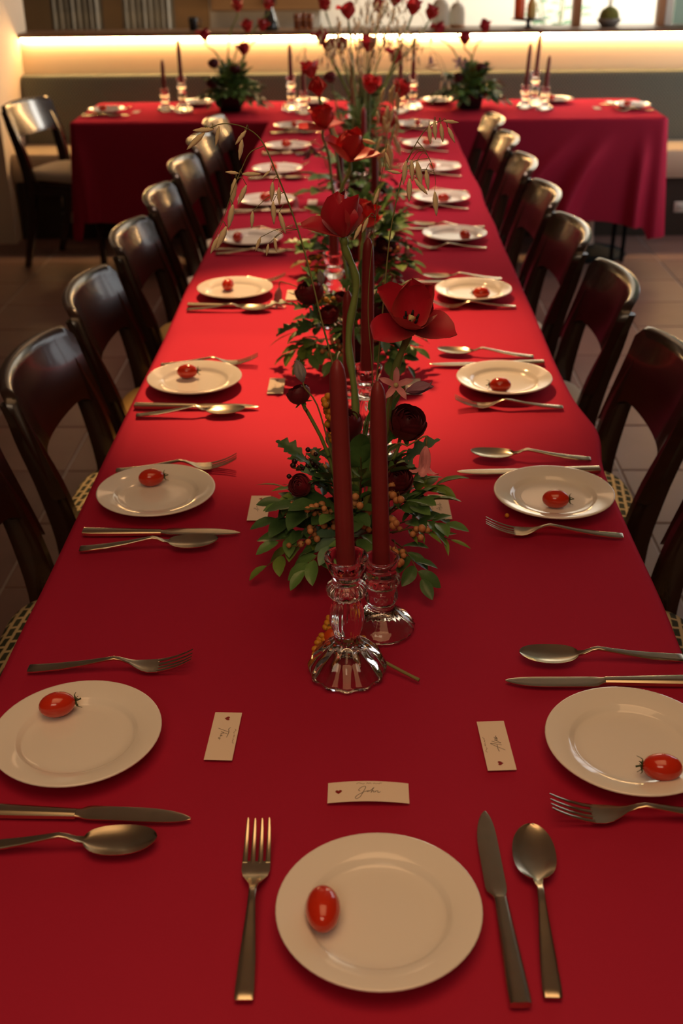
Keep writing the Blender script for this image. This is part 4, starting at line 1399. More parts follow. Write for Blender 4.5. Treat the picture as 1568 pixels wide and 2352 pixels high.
# ---------------------------------------------------------------- arrangement 1, nearest
A = Arr(0.000, 1.465, 'nearest flower arrangement, open red tulips over berries and leaves in black vase', group='flower arrangements along the long table')
A.tulip((0.0715, 1.4400, 1.1033), (0.10, -0.42, 0.90), [(0.0388, 1.4600, 0.9281), (0.0526, 1.4500, 1.0346)], 0.059, ('splay', 'half', 'half', 'loose', 'splay', 'loose'), b=(0.01, 0.0), spin=-0.35, r=0.0056)
A.tulip((-0.0147, 1.5500, 1.1952), (-0.10, -0.05, 1.0), [(-0.0002, 1.5200, 0.9629), (-0.0097, 1.5400, 1.0535), (0.0016, 1.5500, 1.1318)], 0.060, ('half', 'cup', 'splay', 'splay', 'cup', 'cup'), b=(0.0, 0.02), spin=-0.5, r=0.0058, n=28)
A.ranunculus((0.0723, 1.4600, 0.9608), (0.25, -0.45, 0.85), 0.0265, 'ranunculus', [(0.0542, 1.4600, 0.9081)], (0.012, 0))
A.ranunculus((-0.0151, 1.5000, 0.9410), (-0.1, -0.3, 0.9), 0.0255, 'ranunculus')
A.ranunculus((0.0555, 1.4300, 0.8899), (0.15, -0.5, 0.7), 0.0245, 'ranunculus')
A.ranunculus((-0.0765, 1.4200, 0.8836), (-0.4, -0.7, 0.5), 0.016, 'ranunculus_red')
A.ranunculus((-0.0770, 1.4600, 1.0043), (-0.35, 0.05, 0.95), 0.0165, 'ranunculus', [(-0.0391, 1.4600, 0.9150), (-0.0646, 1.4600, 0.9742)], (-0.015, 0))
A.clematis((-0.0701, 1.4500, 1.0238), (-0.25, 0.1, 0.95), 0.034, 'bud', 'clematis_grey', [(-0.0357, 1.4500, 0.9261), (-0.0519, 1.4500, 0.9910)], (-0.012, 0))
A.clematis((0.0537, 1.4200, 1.0298), (0.1, -0.75, 0.5), 0.026, 'star', 'clematis', [(0.0415, 1.4400, 0.9369), (0.0450, 1.4300, 0.9924)], (0.01, 0), n=5)
A.clematis((0.0676, 1.4200, 1.0217), (0.90, -0.15, 0.28), 0.040, 'bud', 'clematis_violet', [(0.0578, 1.4200, 1.0181)], start=(0.0521, 1.4200, 1.0119), n=3)
A.clematis((0.0948, 1.4000, 0.9518), (-0.06, -0.15, -1.0), 0.047, 'bell', 'clematis', [(0.0470, 1.4200, 0.9392), (0.0702, 1.4100, 0.9474), (0.0898, 1.4000, 0.9645)], (0.012, 0))
GL = [('oval', 'leaf')]
for sd, (b0, t0, k, m, n, L) in enumerate([
    ((-0.0167, 1.4400, 0.8047), (-0.1075, 1.4000, 0.8054), 'oval', 'leaf', 9, 0.038), ((-0.0167, 1.4400, 0.7977), (-0.1246, 1.3850, 0.7754), 'oval', 'leaf_light', 6, 0.034),
    ((-0.0133, 1.4200, 0.8049), (-0.0696, 1.3600, 0.7828), 'oval', 'leaf', 9, 0.036), ((0.0514, 1.4200, 0.7978), (0.0900, 1.3400, 0.7807), 'oval', 'leaf_dark', 8, 0.034),
    ((0.0392, 1.4300, 0.8030), (0.1327, 1.4000, 0.8086), 'narrow', 'leaf_light', 11, 0.030), ((0.0393, 1.4400, 0.8047), (0.1244, 1.4200, 0.8221), 'oval', 'leaf', 9, 0.034),
    ((0.0396, 1.4600, 0.8118), (0.1140, 1.4700, 0.8591), 'oval', 'leaf_light', 9, 0.038), ((0.0392, 1.4400, 0.8222), (0.1021, 1.4200, 0.8597), 'oval', 'leaf', 8, 0.038),
    ((-0.0232, 1.4600, 0.8119), (-0.1033, 1.4500, 0.8416), 'oval', 'leaf_dark', 8, 0.036), ((-0.0233, 1.4700, 0.8138), (-0.1017, 1.4800, 0.8512), 'narrow', 'leaf_light', 8, 0.036),
    ((-0.0163, 1.4300, 0.8274), (-0.0761, 1.4100, 0.8549), 'broad', 'leaf_dark', 4, 0.050), ((-0.0102, 1.4300, 0.8274), (-0.0485, 1.4000, 0.8599), 'broad', 'leaf_dark', 3, 0.050),
    ((-0.0105, 1.4600, 0.8330), (-0.0434, 1.4400, 0.8806), 'lobed', 'leaf_blue', 3, 0.045), ((0.0333, 1.4700, 0.8488), (0.0700, 1.4700, 0.8968), 'lobed', 'leaf_blue', 3, 0.045),
    ((0.0083, 1.4800, 0.8509), (0.0072, 1.4700, 0.9037), 'broad', 'leaf', 4, 0.045), ((0.0084, 1.4800, 0.9127), (0.0207, 1.4800, 0.9657), 'broad', 'leaf', 3, 0.034), ((0.0394, 1.4900, 0.9149), (0.0513, 1.4900, 0.9648), 'broad', 'leaf', 2, 0.036),
    ((-0.0102, 1.4200, 0.8119), (-0.0334, 1.3700, 0.8149), 'oval', 'leaf_blue', 6, 0.030), ((0.0206, 1.4200, 0.8083), (-0.0094, 1.3600, 0.8136), 'oval', 'leaf', 5, 0.028), ((-0.0168, 1.4500, 0.8100), (-0.1088, 1.4300, 0.8241), 'oval', 'leaf_dark', 8, 0.036)]):
    A.sprig(b0, t0, k, m, n, L * 1.15, 0.12, None, sd)
A.fill(22, 0.115, 0.13, 3, [('oval', 'leaf'), ('oval', 'leaf_dark'), ('lobed', 'leaf_dark'), ('broad', 'leaf_dark'), ('narrow', 'leaf')], nl=6, low=0.15)
for sd, (b0, t0, m, n, R) in enumerate([
    ((0.0390, 1.4300, 0.8343), (0.0590, 1.4000, 0.8831), 'berry', 9, 0.0052), ((0.0389, 1.4200, 0.8257), (0.0502, 1.3850, 0.8339), 'berry', 9, 0.0052), ((0.0419, 1.4100, 0.8033), (0.0533, 1.3700, 0.7943), 'berry', 7, 0.0050), ((0.0510, 1.4100, 0.8137), (0.1015, 1.3900, 0.8243), 'berry', 7, 0.0050),
    ((0.0538, 1.4000, 0.8087), (0.0569, 1.3500, 0.7954), 'berry', 5, 0.0048), ((-0.0162, 1.4200, 0.8257), (-0.0691, 1.3900, 0.8584), 'berry', 8, 0.0050), ((-0.0102, 1.4200, 0.8119), (-0.0541, 1.3800, 0.8434), 'berry', 9, 0.0048), ((-0.0131, 1.4100, 0.8103), (-0.0816, 1.3750, 0.8122), 'berry', 7, 0.0045),
    ((0.0144, 1.4200, 0.8257), (0.0037, 1.3900, 0.8749), 'berry', 6, 0.0050), ((0.0114, 1.4100, 0.8206), (0.0036, 1.3800, 0.8366), 'berry', 6, 0.0050), ((-0.0169, 1.4800, 0.8440), (-0.0537, 1.4800, 0.8925), 'berry', 6, 0.0045), ((-0.0228, 1.4500, 0.8311), (-0.1073, 1.4200, 0.8465), 'berry', 7, 0.0045),
    ((-0.0291, 1.4700, 0.8559), (-0.0894, 1.4700, 0.8869), 'berry_dark', 10, 0.0040), ((-0.0321, 1.4700, 0.8628), (-0.0717, 1.4700, 0.9025), 'berry_dark', 8, 0.0038), ((-0.0229, 1.4600, 0.8399), (-0.0872, 1.4600, 0.8780), 'berry_dark', 7, 0.0038)]):
    A.berries(b0, t0, m, n, R, 0.012, sd)
# spike of mustard berries
A.berries((-0.0263, 1.5000, 0.8833), (-0.0362, 1.5000, 0.9743), 'berry_yellow', 34, 0.0048, 0.010, 40)
# long oat grasses
A.grass([(-0.0259, 1.4700, 1.0149), (-0.0455, 1.4800, 1.1042), (-0.0612, 1.4900, 1.1725), (-0.0790, 1.5000, 1.2332), (-0.1013, 1.5000, 1.2943), (-0.1176, 1.5000, 1.3310), (-0.1389, 1.5000, 1.3470), (-0.1651, 1.5000, 1.3514), (-0.1842, 1.5000, 1.3452)],
        [((-0.1776, 1.5000, 1.3447), (-1, 0, -0.05), 1.1), ((-0.1889, 1.5000, 1.3411), (-0.75, 0, -0.65), 1.3), ((-0.1702, 1.5000, 1.3483), (-0.25, 0, -1), 1.0), ((-0.1354, 1.4900, 1.3443), (-0.6, 0, -0.7), 1.0), ((-0.1408, 1.4900, 1.3338), (-0.2, 0, -1), 1.2), ((-0.1080, 1.5000, 1.2933), (-.7, 0, -.6), .6),
         ((-0.1044, 1.4900, 1.2810), (-0.1, 0, -1), 1.1), ((-0.0968, 1.4900, 1.2744), (0, 0, -1), 0.9), ((-0.1048, 1.4900, 1.2568), (0.0, 0, -1), 1.2), ((-0.0974, 1.4900, 1.2429), (0.25, 0, -1), 1.2), ((-0.1318, 1.4900, 1.2442), (-0.1, 0, -1), 0.9), ((-0.1230, 1.4900, 1.2103), (-0.4, 0, -1), 0.8), ((-0.1048, 1.4900, 1.2102), (0.1, 0, -1), 0.9), ((-0.1131, 1.4900, 1.2017), (-.2, 0, -1), .7)], 0.0016, 0.024, 1)
A.grass([(-0.1146, 1.5000, 1.3240), (-0.1311, 1.4900, 1.3178), (-0.1426, 1.4900, 1.2991), (-0.1578, 1.4800, 1.2659), (-0.1709, 1.4800, 1.2327), (-0.1863, 1.4800, 1.2018)],
        [((-0.1474, 1.4900, 1.2922), (-1, 0, 0.1), 0.7), ((-0.1430, 1.4900, 1.2910), (1, 0, 0.0), 0.9), ((-0.1522, 1.4900, 1.2857), (-0.2, 0, -1), 1.3), ((-0.1381, 1.4900, 1.2774), (-0.5, 0, -1), 1.0), ((-0.1556, 1.4800, 1.2549), (-0.25, 0, -1), 1.3), ((-0.1656, 1.4800, 1.2271), (-0.5, 0, -1), 1.4), ((-0.1777, 1.4800, 1.2131), (-0.5, 0, -1), 1.0)], 0.0008, 0.026, 2, rooted=False)
A.grass([(0.0299, 1.4600, 1.0309), (0.0375, 1.4600, 1.1279), (0.0445, 1.4700, 1.2057), ((0.0524, 1.4700, 1.2556)), (0.0642, 1.4800, 1.2995), (0.0789, 1.4800, 1.3311), (0.0931, 1.4800, 1.3492), (0.1091, 1.4800, 1.3558)],
        [((0.0925, 1.4700, 1.3518), (0.1, 0, -1), 1.1), ((0.0988, 1.4700, 1.3574), (0.1, 0, -1), 1.0), ((0.1069, 1.4700, 1.3537), (0.15, 0, -1), 1.0), ((0.1107, 1.4800, 1.3553), (1, 0, -0.1), 0.8), ((0.1164, 1.4800, 1.3480), (0.5, 0, -1), 1.0)], 0.0013, 0.022, 3, b=(0.015, 0.0))
A.grass([(0.0789, 1.4800, 1.3311), (0.0879, 1.4700, 1.3222), (0.0975, 1.4700, 1.3037), (0.1024, 1.4700, 1.2851), (0.1011, 1.4700, 1.2716)],
        [((0.0648, 1.4700, 1.3093), (-0.1, 0, -1), 1.1), ((0.0718, 1.4700, 1.3103), (0.05, 0, -1), 1.2), ((0.0784, 1.4700, 1.3092), (0.2, 0, -1), 1.3), ((0.0695, 1.4700, 1.2880), (0, 0, -1), 1.3), ((0.0755, 1.4700, 1.2879), (0.6, 0, -0.7), 1.0), ((0.0900, 1.4700, 1.2985), (0.15, 0, -1), 1.2), ((0.1017, 1.4700, 1.2716), (0.1, 0, -1), 1.2), ((0.0585, 1.4700, 1.2944), (-1, 0, 0.2), 0.7)], 0.0007, 0.024, 4, rooted=False)
A.grass([(0.0238, 1.5000, 0.9904), (0.0177, 1.5100, 1.1128), (0.0275, 1.5200, 1.2281), (0.0430, 1.5300, 1.3261)], [((0.0176, 1.5000, 1.2326), (-.4, 0, -1), 1.0), ((0.0249, 1.5000, 1.2494), (.3, 0, .9), 1.0), ((0.0091, 1.5000, 1.2242), (-.5, 0, -1), 1.1), ((0.0397, 1.5000, 1.3149), (.3, 0, -1), .9)], 0.0010, 0.022, 5, b=(0.01, 0.02))

# ---------------------------------------------------------------- arrangement 2
B = Arr(0.000, 2.29, 'second flower arrangement from the camera, burgundy blooms in the brightest pool of light', group='flower arrangements along the long table')
B.tulip((-0.0166, 2.4200, 1.1399), (0.0, -0.15, 1.0), [(-0.0401, 2.4000, 1.0125), (-0.0352, 2.4200, 1.0801)], 0.062, ('splay', 'half', 'cup', 'loose', 'cup', 'half'), 'tulip_bright', b=(0, 0.02), spin=0.1, r=0.0042)
B.tulip((0.0146, 2.4000, 1.0103), (0.15, -0.3, 1.0), [(0.0072, 2.3800, 0.9438)], 0.055, ('half', 'cup', 'loose'), 'tulip_bright', b=(0.01, 0.02))
B.ranunculus((-0.0982, 2.2700, 0.9116), (-0.3, -0.2, 0.9), 0.030, 'ranunculus_red')
B.ranunculus((-0.0586, 2.2300, 0.8754), (-0.15, -0.4, 0.85), 0.021, 'ranunculus_red')
B.ranunculus((-0.0336, 2.3100, 0.8802), (0.0, -0.3, 0.9), 0.023, 'ranunculus_red')
B.ranunculus((0.0412, 2.2800, 0.8685), (0.3, -0.6, 0.7), 0.027, 'ranunculus_red')
B.ranunculus((0.0144, 2.3300, 0.8646), (0.1, -0.5, 0.8), 0.022, 'ranunculus')
B.clematis((-0.0727, 2.2600, 0.9269), (-0.1, 0.0, 1.0), 0.033, 'bud', 'clematis_grey', [(-0.0685, 2.2600, 0.8679)])
B.clematis((-0.1653, 2.3400, 0.9000), (-0.15, -0.1, -1.0), 0.050, 'bell', 'clematis', [(-0.0919, 2.3000, 0.8835), (-0.1290, 2.3300, 0.9045), (-0.1522, 2.3400, 0.9092)])
B.clematis((0.0742, 2.3000, 0.9284), (0.1, -0.2, -1.0), 0.03, 'bell', 'clematis_grey', [(0.0519, 2.3000, 0.9285)])
for sd, (b0, t0, k, m, n, L) in enumerate([
    ((-0.0472, 2.2700, 0.8087), (-0.1369, 2.2200, 0.7981), 'oval', 'leaf_light', 10, 0.040), ((-0.0470, 2.2600, 0.8027), (-0.1073, 2.1900, 0.7899), 'oval', 'leaf', 9, 0.038), ((-0.0471, 2.2800, 0.8336), (-0.1341, 2.2500, 0.8298), 'narrow', 'leaf_light', 8, 0.045),
    ((-0.0467, 2.2700, 0.8462), (-0.1165, 2.2500, 0.8849), 'lobed', 'leaf_dark', 4, 0.058), ((-0.0467, 2.2700, 0.8462), (-0.1163, 2.2300, 0.8547), 'lobed', 'leaf_dark', 4, 0.05), ((0.0432, 2.2700, 0.8083), (0.1139, 2.2300, 0.8029), 'oval', 'leaf', 11, 0.032),
    ((0.0430, 2.2600, 0.8117), (0.0995, 2.1900, 0.7798), 'oval', 'leaf_dark', 9, 0.034), ((0.0251, 2.2900, 0.8581), (0.0833, 2.3000, 0.9101), 'narrow', 'leaf', 7, 0.038), ((0.0431, 2.2700, 0.8271), (0.0509, 2.2000, 0.8318), 'oval', 'leaf_blue', 4, 0.04), ((-0.0644, 2.2800, 0.8801), (-0.0837, 2.2900, 0.9184), 'lobed', 'leaf', 3, 0.05), ((-0.0198, 2.2500, 0.8153), (-0.0542, 2.1800, 0.7933), 'oval', 'leaf', 8, 0.036),
    ((0.0430, 2.2600, 0.8117), (0.0596, 2.1800, 0.7928), 'oval', 'leaf', 7, 0.036)]):
    B.sprig(b0, t0, k, m, n, L * 1.15, 0.12, None, sd + 50)
B.fill(28, 0.125, 0.13, 11, [('oval', 'leaf'), ('oval', 'leaf_dark'), ('lobed', 'leaf_dark'), ('lobed', 'leaf'), ('oval', 'leaf_light')], nl=6, low=0.1)
for sd, (b0, t0, m, n) in enumerate([((-0.0288, 2.2500, 0.8060), (-0.0766, 2.2000, 0.8002), 'berry', 9), ((-0.0197, 2.2400, 0.8094), (-0.0456, 2.1900, 0.7943), 'berry', 9), ((0.0429, 2.2600, 0.8304), (0.0736, 2.2400, 0.8506), 'berry', 9), ((-0.0465, 2.2800, 0.8800), (-0.0815, 2.2600, 0.8863), 'berry_yellow', 8), ((0.0339, 2.2500, 0.8244), (0.0686, 2.2000, 0.8134), 'berry', 7)]):
    B.berries(b0, t0, m, n, 0.0050, 0.014, sd + 70)
B.grass([(0.0254, 2.3500, 0.9147), (0.0366, 2.4200, 1.0256), (0.0580, 2.4800, 1.1215), (0.0761, 2.5000, 1.1889)], [((0.0616, 2.4500, 1.1707), (.2, 0, -1), 1.2), ((0.0708, 2.4500, 1.1576), (-.1, 0, -1), 1.1), ((0.0420, 2.4500, 1.1403), (.6, 0, .6), 1.2), ((0.0364, 2.4500, 1.1709), (-.7, 0, .2), 1.0)], 0.0013, 0.03, 9)

# ---------------------------------------------------------------- arrangement 3
D = Arr(0.000, 3.03, 'third flower arrangement from the camera, yellow green leaves around burgundy blooms', group='flower arrangements along the long table')
D.tulip((-0.0962, 3.1500, 1.0913), (0.0, -0.1, 1.0), [(-0.0617, 3.1000, 0.9081), (-0.0808, 3.1400, 1.0258)], 0.062, ('splay', 'half', 'flare', 'splay', 'half', 'half'), 'tulip_bright', b=(0, 0.02), spin=0.5, r=0.0042)
D.tulip((-0.1057, 3.2000, 1.1703), (-0.15, -0.1, 1.0), [(-0.0408, 3.1200, 0.9268), (-0.0696, 3.1800, 1.0641)], 0.050, ('cup',), 'tulip_bright', b=(0, 0.02), r=0.004)
D.ranunculus((0.0695, 3.0200, 0.8193), (0.3, -0.4, 0.9), 0.030, 'ranunculus_red')
D.ranunculus((0.0083, 2.9800, 0.8147), (0, -0.4, 0.9), 0.027, 'ranunculus')
D.ranunculus((0.0514, 2.9500, 0.8050), (0.2, -0.4, 0.8), 0.026, 'ranunculus')
D.clematis((0.1254, 3.0000, 0.8228), (0.05, -0.2, -1), 0.045, 'bell', 'clematis', [(0.0863, 3.0000, 0.8265), (0.1149, 3.0000, 0.8355)])
D.clematis((0.0153, 3.0000, 0.8953), (0.1, -0.6, -0.6), 0.045, 'star', 'clematis', [(0.0061, 3.0000, 0.8727)], n=5)
for sd, (b0, t0, k, m, n, L) in enumerate([
    ((-0.0403, 3.0000, 0.7809), (-0.1372, 2.9700, 0.7893), 'oval', 'leaf_autumn', 8, 0.048), ((-0.0403, 3.0000, 0.7809), (-0.1433, 3.0000, 0.8279), 'lobed', 'leaf', 6, 0.065), ((-0.0402, 3.0000, 0.7925), (-0.1204, 3.0200, 0.8574), 'broad', 'leaf', 5, 0.06), ((0.0404, 2.9800, 0.7741), (0.1138, 2.9400, 0.7843), 'broad', 'leaf_light', 5, 0.06),
    ((0.0406, 3.0000, 0.7804), (0.1318, 2.9700, 0.7878), 'oval', 'leaf', 7, 0.05), ((0.0403, 2.9700, 0.7767), (0.0853, 2.9200, 0.7555), 'oval', 'leaf_light', 7, 0.05), ((-0.0400, 2.9700, 0.7656), (-0.1244, 2.9200, 0.7566), 'oval', 'leaf', 7, 0.05), ((0.0522, 3.0200, 0.8218), (0.0984, 3.0500, 0.8835), 'lobed', 'leaf', 5, 0.055)]):
    D.sprig(b0, t0, k, m, n, L, 0.12, None, sd + 90)
D.fill(26, 0.14, 0.14, 21, [('oval', 'leaf'), ('oval', 'leaf_light'), ('lobed', 'leaf'), ('oval', 'leaf_dark'), ('broad', 'leaf')], L=(0.036, 0.055), nl=6, low=0.1)
for sd, (b0, t0, m, n) in enumerate([((0.0634, 2.9800, 0.7855), (0.1023, 2.9500, 0.8161), 'berry', 8), ((-0.0400, 2.9800, 0.7861), (-0.1419, 2.9400, 0.7743), 'berry_yellow', 8)]):
    D.berries(b0, t0, m, n, 0.006, 0.018, sd + 110)
D.grass([(0.0293, 3.0500, 0.8145), (0.0527, 3.1200, 0.9833), (0.0700, 3.1800, 1.1298), (0.0871, 3.2000, 1.1982), (0.1031, 3.2000, 1.2056), (0.1075, 3.1800, 1.1787), (0.1044, 3.1700, 1.1309), (0.0933, 3.1600, 1.0660)],
        [(Vector((0.0520, 3.1500, 1.2042)) + Vector((dx * 0.00118, 0, -dy * 0.00130)), None, s) for dx, dy, s in ((12, 5, 1.2), (24, 10, 1.2), (33, 0, 1.3), (40, 15, 1.3), (20, 40, 1.2), (32, 45, 1.1), (10, 60, 1.3), (24, 70, 1.0), (38, 60, 1.1), (5, 100, 1.2), (20, 105, 1.1), (34, 95, 1.1), (44, 110, 1.0), (12, 130, 1.2), (30, 135, 1.1), (-2, 135, 1.2), (42, 75, 1.0), (-4, 50, 1.1))], 0.0013, 0.036, 21, n=48)

# ---------------------------------------------------------------- arrangement 4
E = Arr(0.000, 3.82, 'fourth flower arrangement from the camera, in front of the pale grass stems', group='flower arrangements along the long table')
E.tulip((0.0888, 3.9500, 0.9681), (0.1, -0.1, 1.0), [(0.0628, 3.9000, 0.8366)], 0.062, ('cup', 'half'), 'tulip_bright', b=(0, 0.02), r=0.004)
E.tulip((-0.1576, 3.9800, 1.1299), (-0.2, -0.1, 1.0), [(-0.0528, 3.9000, 0.8937), (-0.1098, 3.9500, 1.0247)], 0.055, ('half', 'flare', 'cup'), 'tulip_bright', r=0.004)
E.tulip((0.0340, 4.0000, 1.0786), (0.1, -0.25, 1.0), [(0.0267, 3.9500, 0.9267)], 0.058, ('half', 'loose', 'flare'), 'tulip_bright', r=0.004)
E.tulip((0.1323, 4.0000, 1.0641), (0.2, -0.2, 1.0), [(0.0921, 3.9500, 0.9122)], 0.058, ('half', 'cup', 'flare'), 'tulip_bright', r=0.004)
E.ranunculus((0.0591, 3.8200, 0.8071), (0.2, -0.4, 0.9), 0.030, 'ranunculus')
E.ranunculus((-0.0164, 3.7800, 0.8044), (0, -0.4, 0.9), 0.028, 'ranunculus')
E.clematis((-0.1625, 3.8500, 0.9307), (0.3, -0.5, -0.8), 0.060, 'star', 'clematis_violet', [(-0.0947, 3.8200, 0.8528), (-0.1297, 3.8500, 0.9373)], n=5)
E.clematis((-0.1949, 3.5500, 0.8365), (-0.05, -0.2, -1), 0.050, 'bell', 'clematis', [(-0.1198, 3.7000, 0.8213), (-0.1688, 3.5700, 0.8480)])
E.clematis((0.0927, 3.5800, 0.8111), (0.2, -0.3, -0.9), 0.050, 'bell', 'clematis_grey', [(0.0474, 3.7800, 0.7901)])
for sd, (b0, t0, k, m, n, L) in enumerate([((-0.0523, 3.8000, 0.7866), (-0.1581, 3.7800, 0.8054), 'broad', 'leaf_light', 4, 0.075), ((-0.0521, 3.8000, 0.8006), (-0.1403, 3.8200, 0.8461), 'broad', 'leaf', 4, 0.07), ((0.0476, 3.8000, 0.7859), (0.1325, 3.7800, 0.7895), 'oval', 'leaf', 7, 0.055)]):
    E.sprig(b0, t0, k, m, n, L, 0.12, None, sd + 130)
E.fill(22, 0.14, 0.15, 31, [('oval', 'leaf'), ('oval', 'leaf_light'), ('lobed', 'leaf'), ('oval', 'leaf_dark'), ('broad', 'leaf')], L=(0.04, 0.058), nl=6, low=0.0, joined=True)
for k, (tx, ty) in enumerate(((800, 180), (822, 160), (838, 150), (790, 220), (858, 190))):
    pass
E.grass([(-0.0386, 3.9000, 0.8656), (-0.0209, 3.9800, 1.0336), (-0.0523, 4.0500, 1.1891), (-0.0807, 4.0800, 1.2803)], [(Vector((-0.0731, 4.0500, 1.2626)) + Vector((dx * 0.0015, 0, -dy * 0.0017)), None) for dx, dy in ((0, 0), (10, 20), (-8, 15), (14, 40), (-12, 30))], 0.0016, 0.036, 31)

# ---------------------------------------------------------------- arrangements 5 and 6, tall with grasses
def tall(x, y, label, tul, nst, seed, spread, grp):
    F = Arr(x, y, label, group=grp)
    for i, (h, m, pet) in enumerate(tul):
        h = Vector(h)
        ax = Vector(((h.x - x) * 1.2, -0.15, 1))
        F.tulip(h, ax, [F.c.lerp(h, 0.5) + Vector((0, 0, 0.03))], 0.058, pet, m, r=0.0040, spin=i * 0.4)
    F.fill(20, 0.14, 0.15, seed, [('oval', 'leaf'), ('oval', 'leaf_dark'), ('lobed', 'leaf'), ('oval', 'leaf_light')], L=(0.04, 0.06), nl=6, low=0.0, joined=True)
    rnd = random.Random(seed)
    for k in range(nst):
        a = rnd.uniform(-1, 1)
        topx = x + a * spread
        zt = rnd.uniform(1.14, 1.34)
        pts = [Vector((x + a * 0.03, y + rnd.uniform(-.03, .03), 0.95)), Vector((x + a * spread * 0.45, y + rnd.uniform(-.06, .06), 0.95 + (zt - 0.95) * 0.6)), Vector((topx, y + rnd.uniform(-.1, .1), zt))]
        dr = pts[-1] + Vector((a * 0.05 + 0.01, rnd.uniform(-.03, .03), -0.02))
        dr2 = dr + Vector((a * 0.03, 0, -0.05))
        seeds = []
        for q in range(9):
            p = pts[-1].lerp(dr2, rnd.uniform(-0.6, 1.0)) + Vector((rnd.uniform(-.03, .03), rnd.uniform(-.03, .03), rnd.uniform(-.05, .015)))
            seeds.append((p, None))
        F.grass(pts + [dr, dr2], seeds, 0.0020, 0.034, seed + k, n=30, b=(a * 0.02, rnd.uniform(-.02, .02)))
    return F


T_ = ('cup', 'half', 'cup', 'flare', 'cup', 'half')
F = tall(0.000, 4.60, 'fifth flower arrangement from the camera, tall with pale grass stems', [((0.1287, 4.6500, 1.1047), 'tulip', T_), ((-0.0443, 4.6500, 1.2620), 'tulip_bright', T_), ((0.1900, 4.6000, 1.2780), 'tulip_bright', T_), ((0.0292, 4.6500, 1.1473), 'tulip', T_)], 9, 51, 0.17, 'flower arrangements along the long table')
F.ranunculus((-0.1162, 4.6000, 1.0685), (-.2, -.2, .9), 0.024, 'ranunculus', [(-0.0635, 4.6000, 0.8703)])
F.grass([(0.0037, 4.6000, 0.8210), (0.0870, 4.6000, 1.0279), (0.1582, 4.5500, 1.1402), (0.2518, 4.5000, 1.1738), (0.2850, 4.5000, 1.1288), (0.3025, 4.5000, 1.0760)], [((0.2116, 4.5000, 1.1964), None), ((0.2586, 4.5000, 1.2210), None), ((0.3067, 4.5000, 1.0986), None), ((0.2533, 4.5000, 1.1141), (.8, 0, .1)), ((0.1633, 4.5000, 1.2306), (.8, 0, -.4)), ((0.1321, 4.5000, 1.1897), (.8, 0, .5)), ((0.3030, 4.5000, 1.0608), None)], 0.0014, 0.034, 52)
F.grass([(-0.0047, 4.6000, 0.8211), (0.0699, 4.5500, 1.0030), (0.1494, 4.5000, 1.0848), (0.2192, 4.4500, 1.1045), (0.2750, 4.4500, 1.0966)], [((0.1649, 4.5000, 1.1298), (.8, 0, .3)), ((0.2557, 4.4500, 1.1072), (.9, 0, -.1)), ((0.1818, 4.5000, 1.0770), (.3, 0, -1))], 0.0012, 0.034, 53)
G = tall(0.000, 5.30, 'sixth and farthest flower arrangement on the long table, tall dried grass plumes', [((-0.1299, 5.3500, 1.0815), 'tulip', T_), ((-0.1635, 5.3500, 1.1206), 'tulip', T_), ((-0.0785, 5.3500, 1.0881), 'tulip', T_), ((0.0753, 5.4000, 1.2372), 'tulip_bright', T_), ((0.2943, 5.3500, 1.2124), 'tulip_bright', T_), ((-0.1515, 5.4000, 1.2480), 'tulip_bright', T_), ((0.1450, 5.4000, 1.2625), 'tulip_bright', T_)], 12, 61, 0.21, 'flower arrangements along the long table')

# ---------------------------------------------------------------- on the cross table
def cross(x, y, label, tul, ran, seed):
    F = Arr(x, y, label, group='flower arrangements on the cross table', vw=0.065, vh=0.075)
    for i, (h, m) in enumerate(tul):
        h = Vector(h)
        bend = Vector((0.03 * (1 if h.x < x else -1), 0, 0.02))
        F.tulip(h, ((h.x - x) * 0.8, -0.2, 1), [F.c.lerp(h, 0.45) + bend, F.c.lerp(h, 0.75) + bend * 0.9], 0.058, T_, m, r=0.0042, spin=i * 0.5)
    for i, h in enumerate(ran):
        h = Vector(h)
        F.ranunculus(h, ((h.x - x) * 2, -0.3, 1), 0.028, 'ranunculus', [F.c.lerp(h, 0.5) + Vector((0, 0, .03))])
    F.fill(46, 0.160, 0.155, seed, [('oval', 'leaf'), ('oval', 'leaf_dark'), ('lobed', 'leaf_dark'), ('oval', 'leaf_light'), ('lobed', 'leaf')], L=(0.04, 0.062), nl=7, low=-0.05, joined=True)
    F.fill(14, 0.165, 0.05, seed + 2, [('oval', 'leaf_dark'), ('oval', 'leaf')], L=(0.05, 0.066), nl=7, low=-0.2, joined=True)
    F.fill(6, 0.19, 0.08, seed + 1, [('oval', 'leaf_autumn'), ('oval', 'leaf_light')], L=(0.04, 0.055), nl=6, low=-0.1, joined=True)
    return F


cross(-0.655, 6.04, 'left flower arrangement on the cross table, tall tulips before the glowing wall', [((-0.7659, 6.0500, 1.0769), 'tulip'), ((-0.5800, 6.0500, 1.0093), 'tulip'), ((-0.5627, 6.0800, 1.1125), 'tulip_bright'), ((-0.6072, 6.1000, 1.2043), 'tulip_bright'), ((-0.4570, 6.1000, 1.2108), 'tulip_bright'), ((-0.4888, 6.1000, 1.1163), 'tulip')], [(-0.7332, 6.0500, 0.9783), (-0.6263, 6.0500, 0.9511), (-0.7414, 6.0000, 0.8904)], 71)
H = cross(0.545, 6.06, 'right flower arrangement on the cross table, three tall tulips before the glowing wall', [((0.3881, 6.0800, 1.0941), 'tulip'), ((0.5119, 6.0800, 1.0472), 'tulip'), ((0.6060, 6.0800, 1.1020), 'tulip')], [(0.5954, 6.0500, 0.9447), (0.4789, 6.0000, 0.9086)], 81)
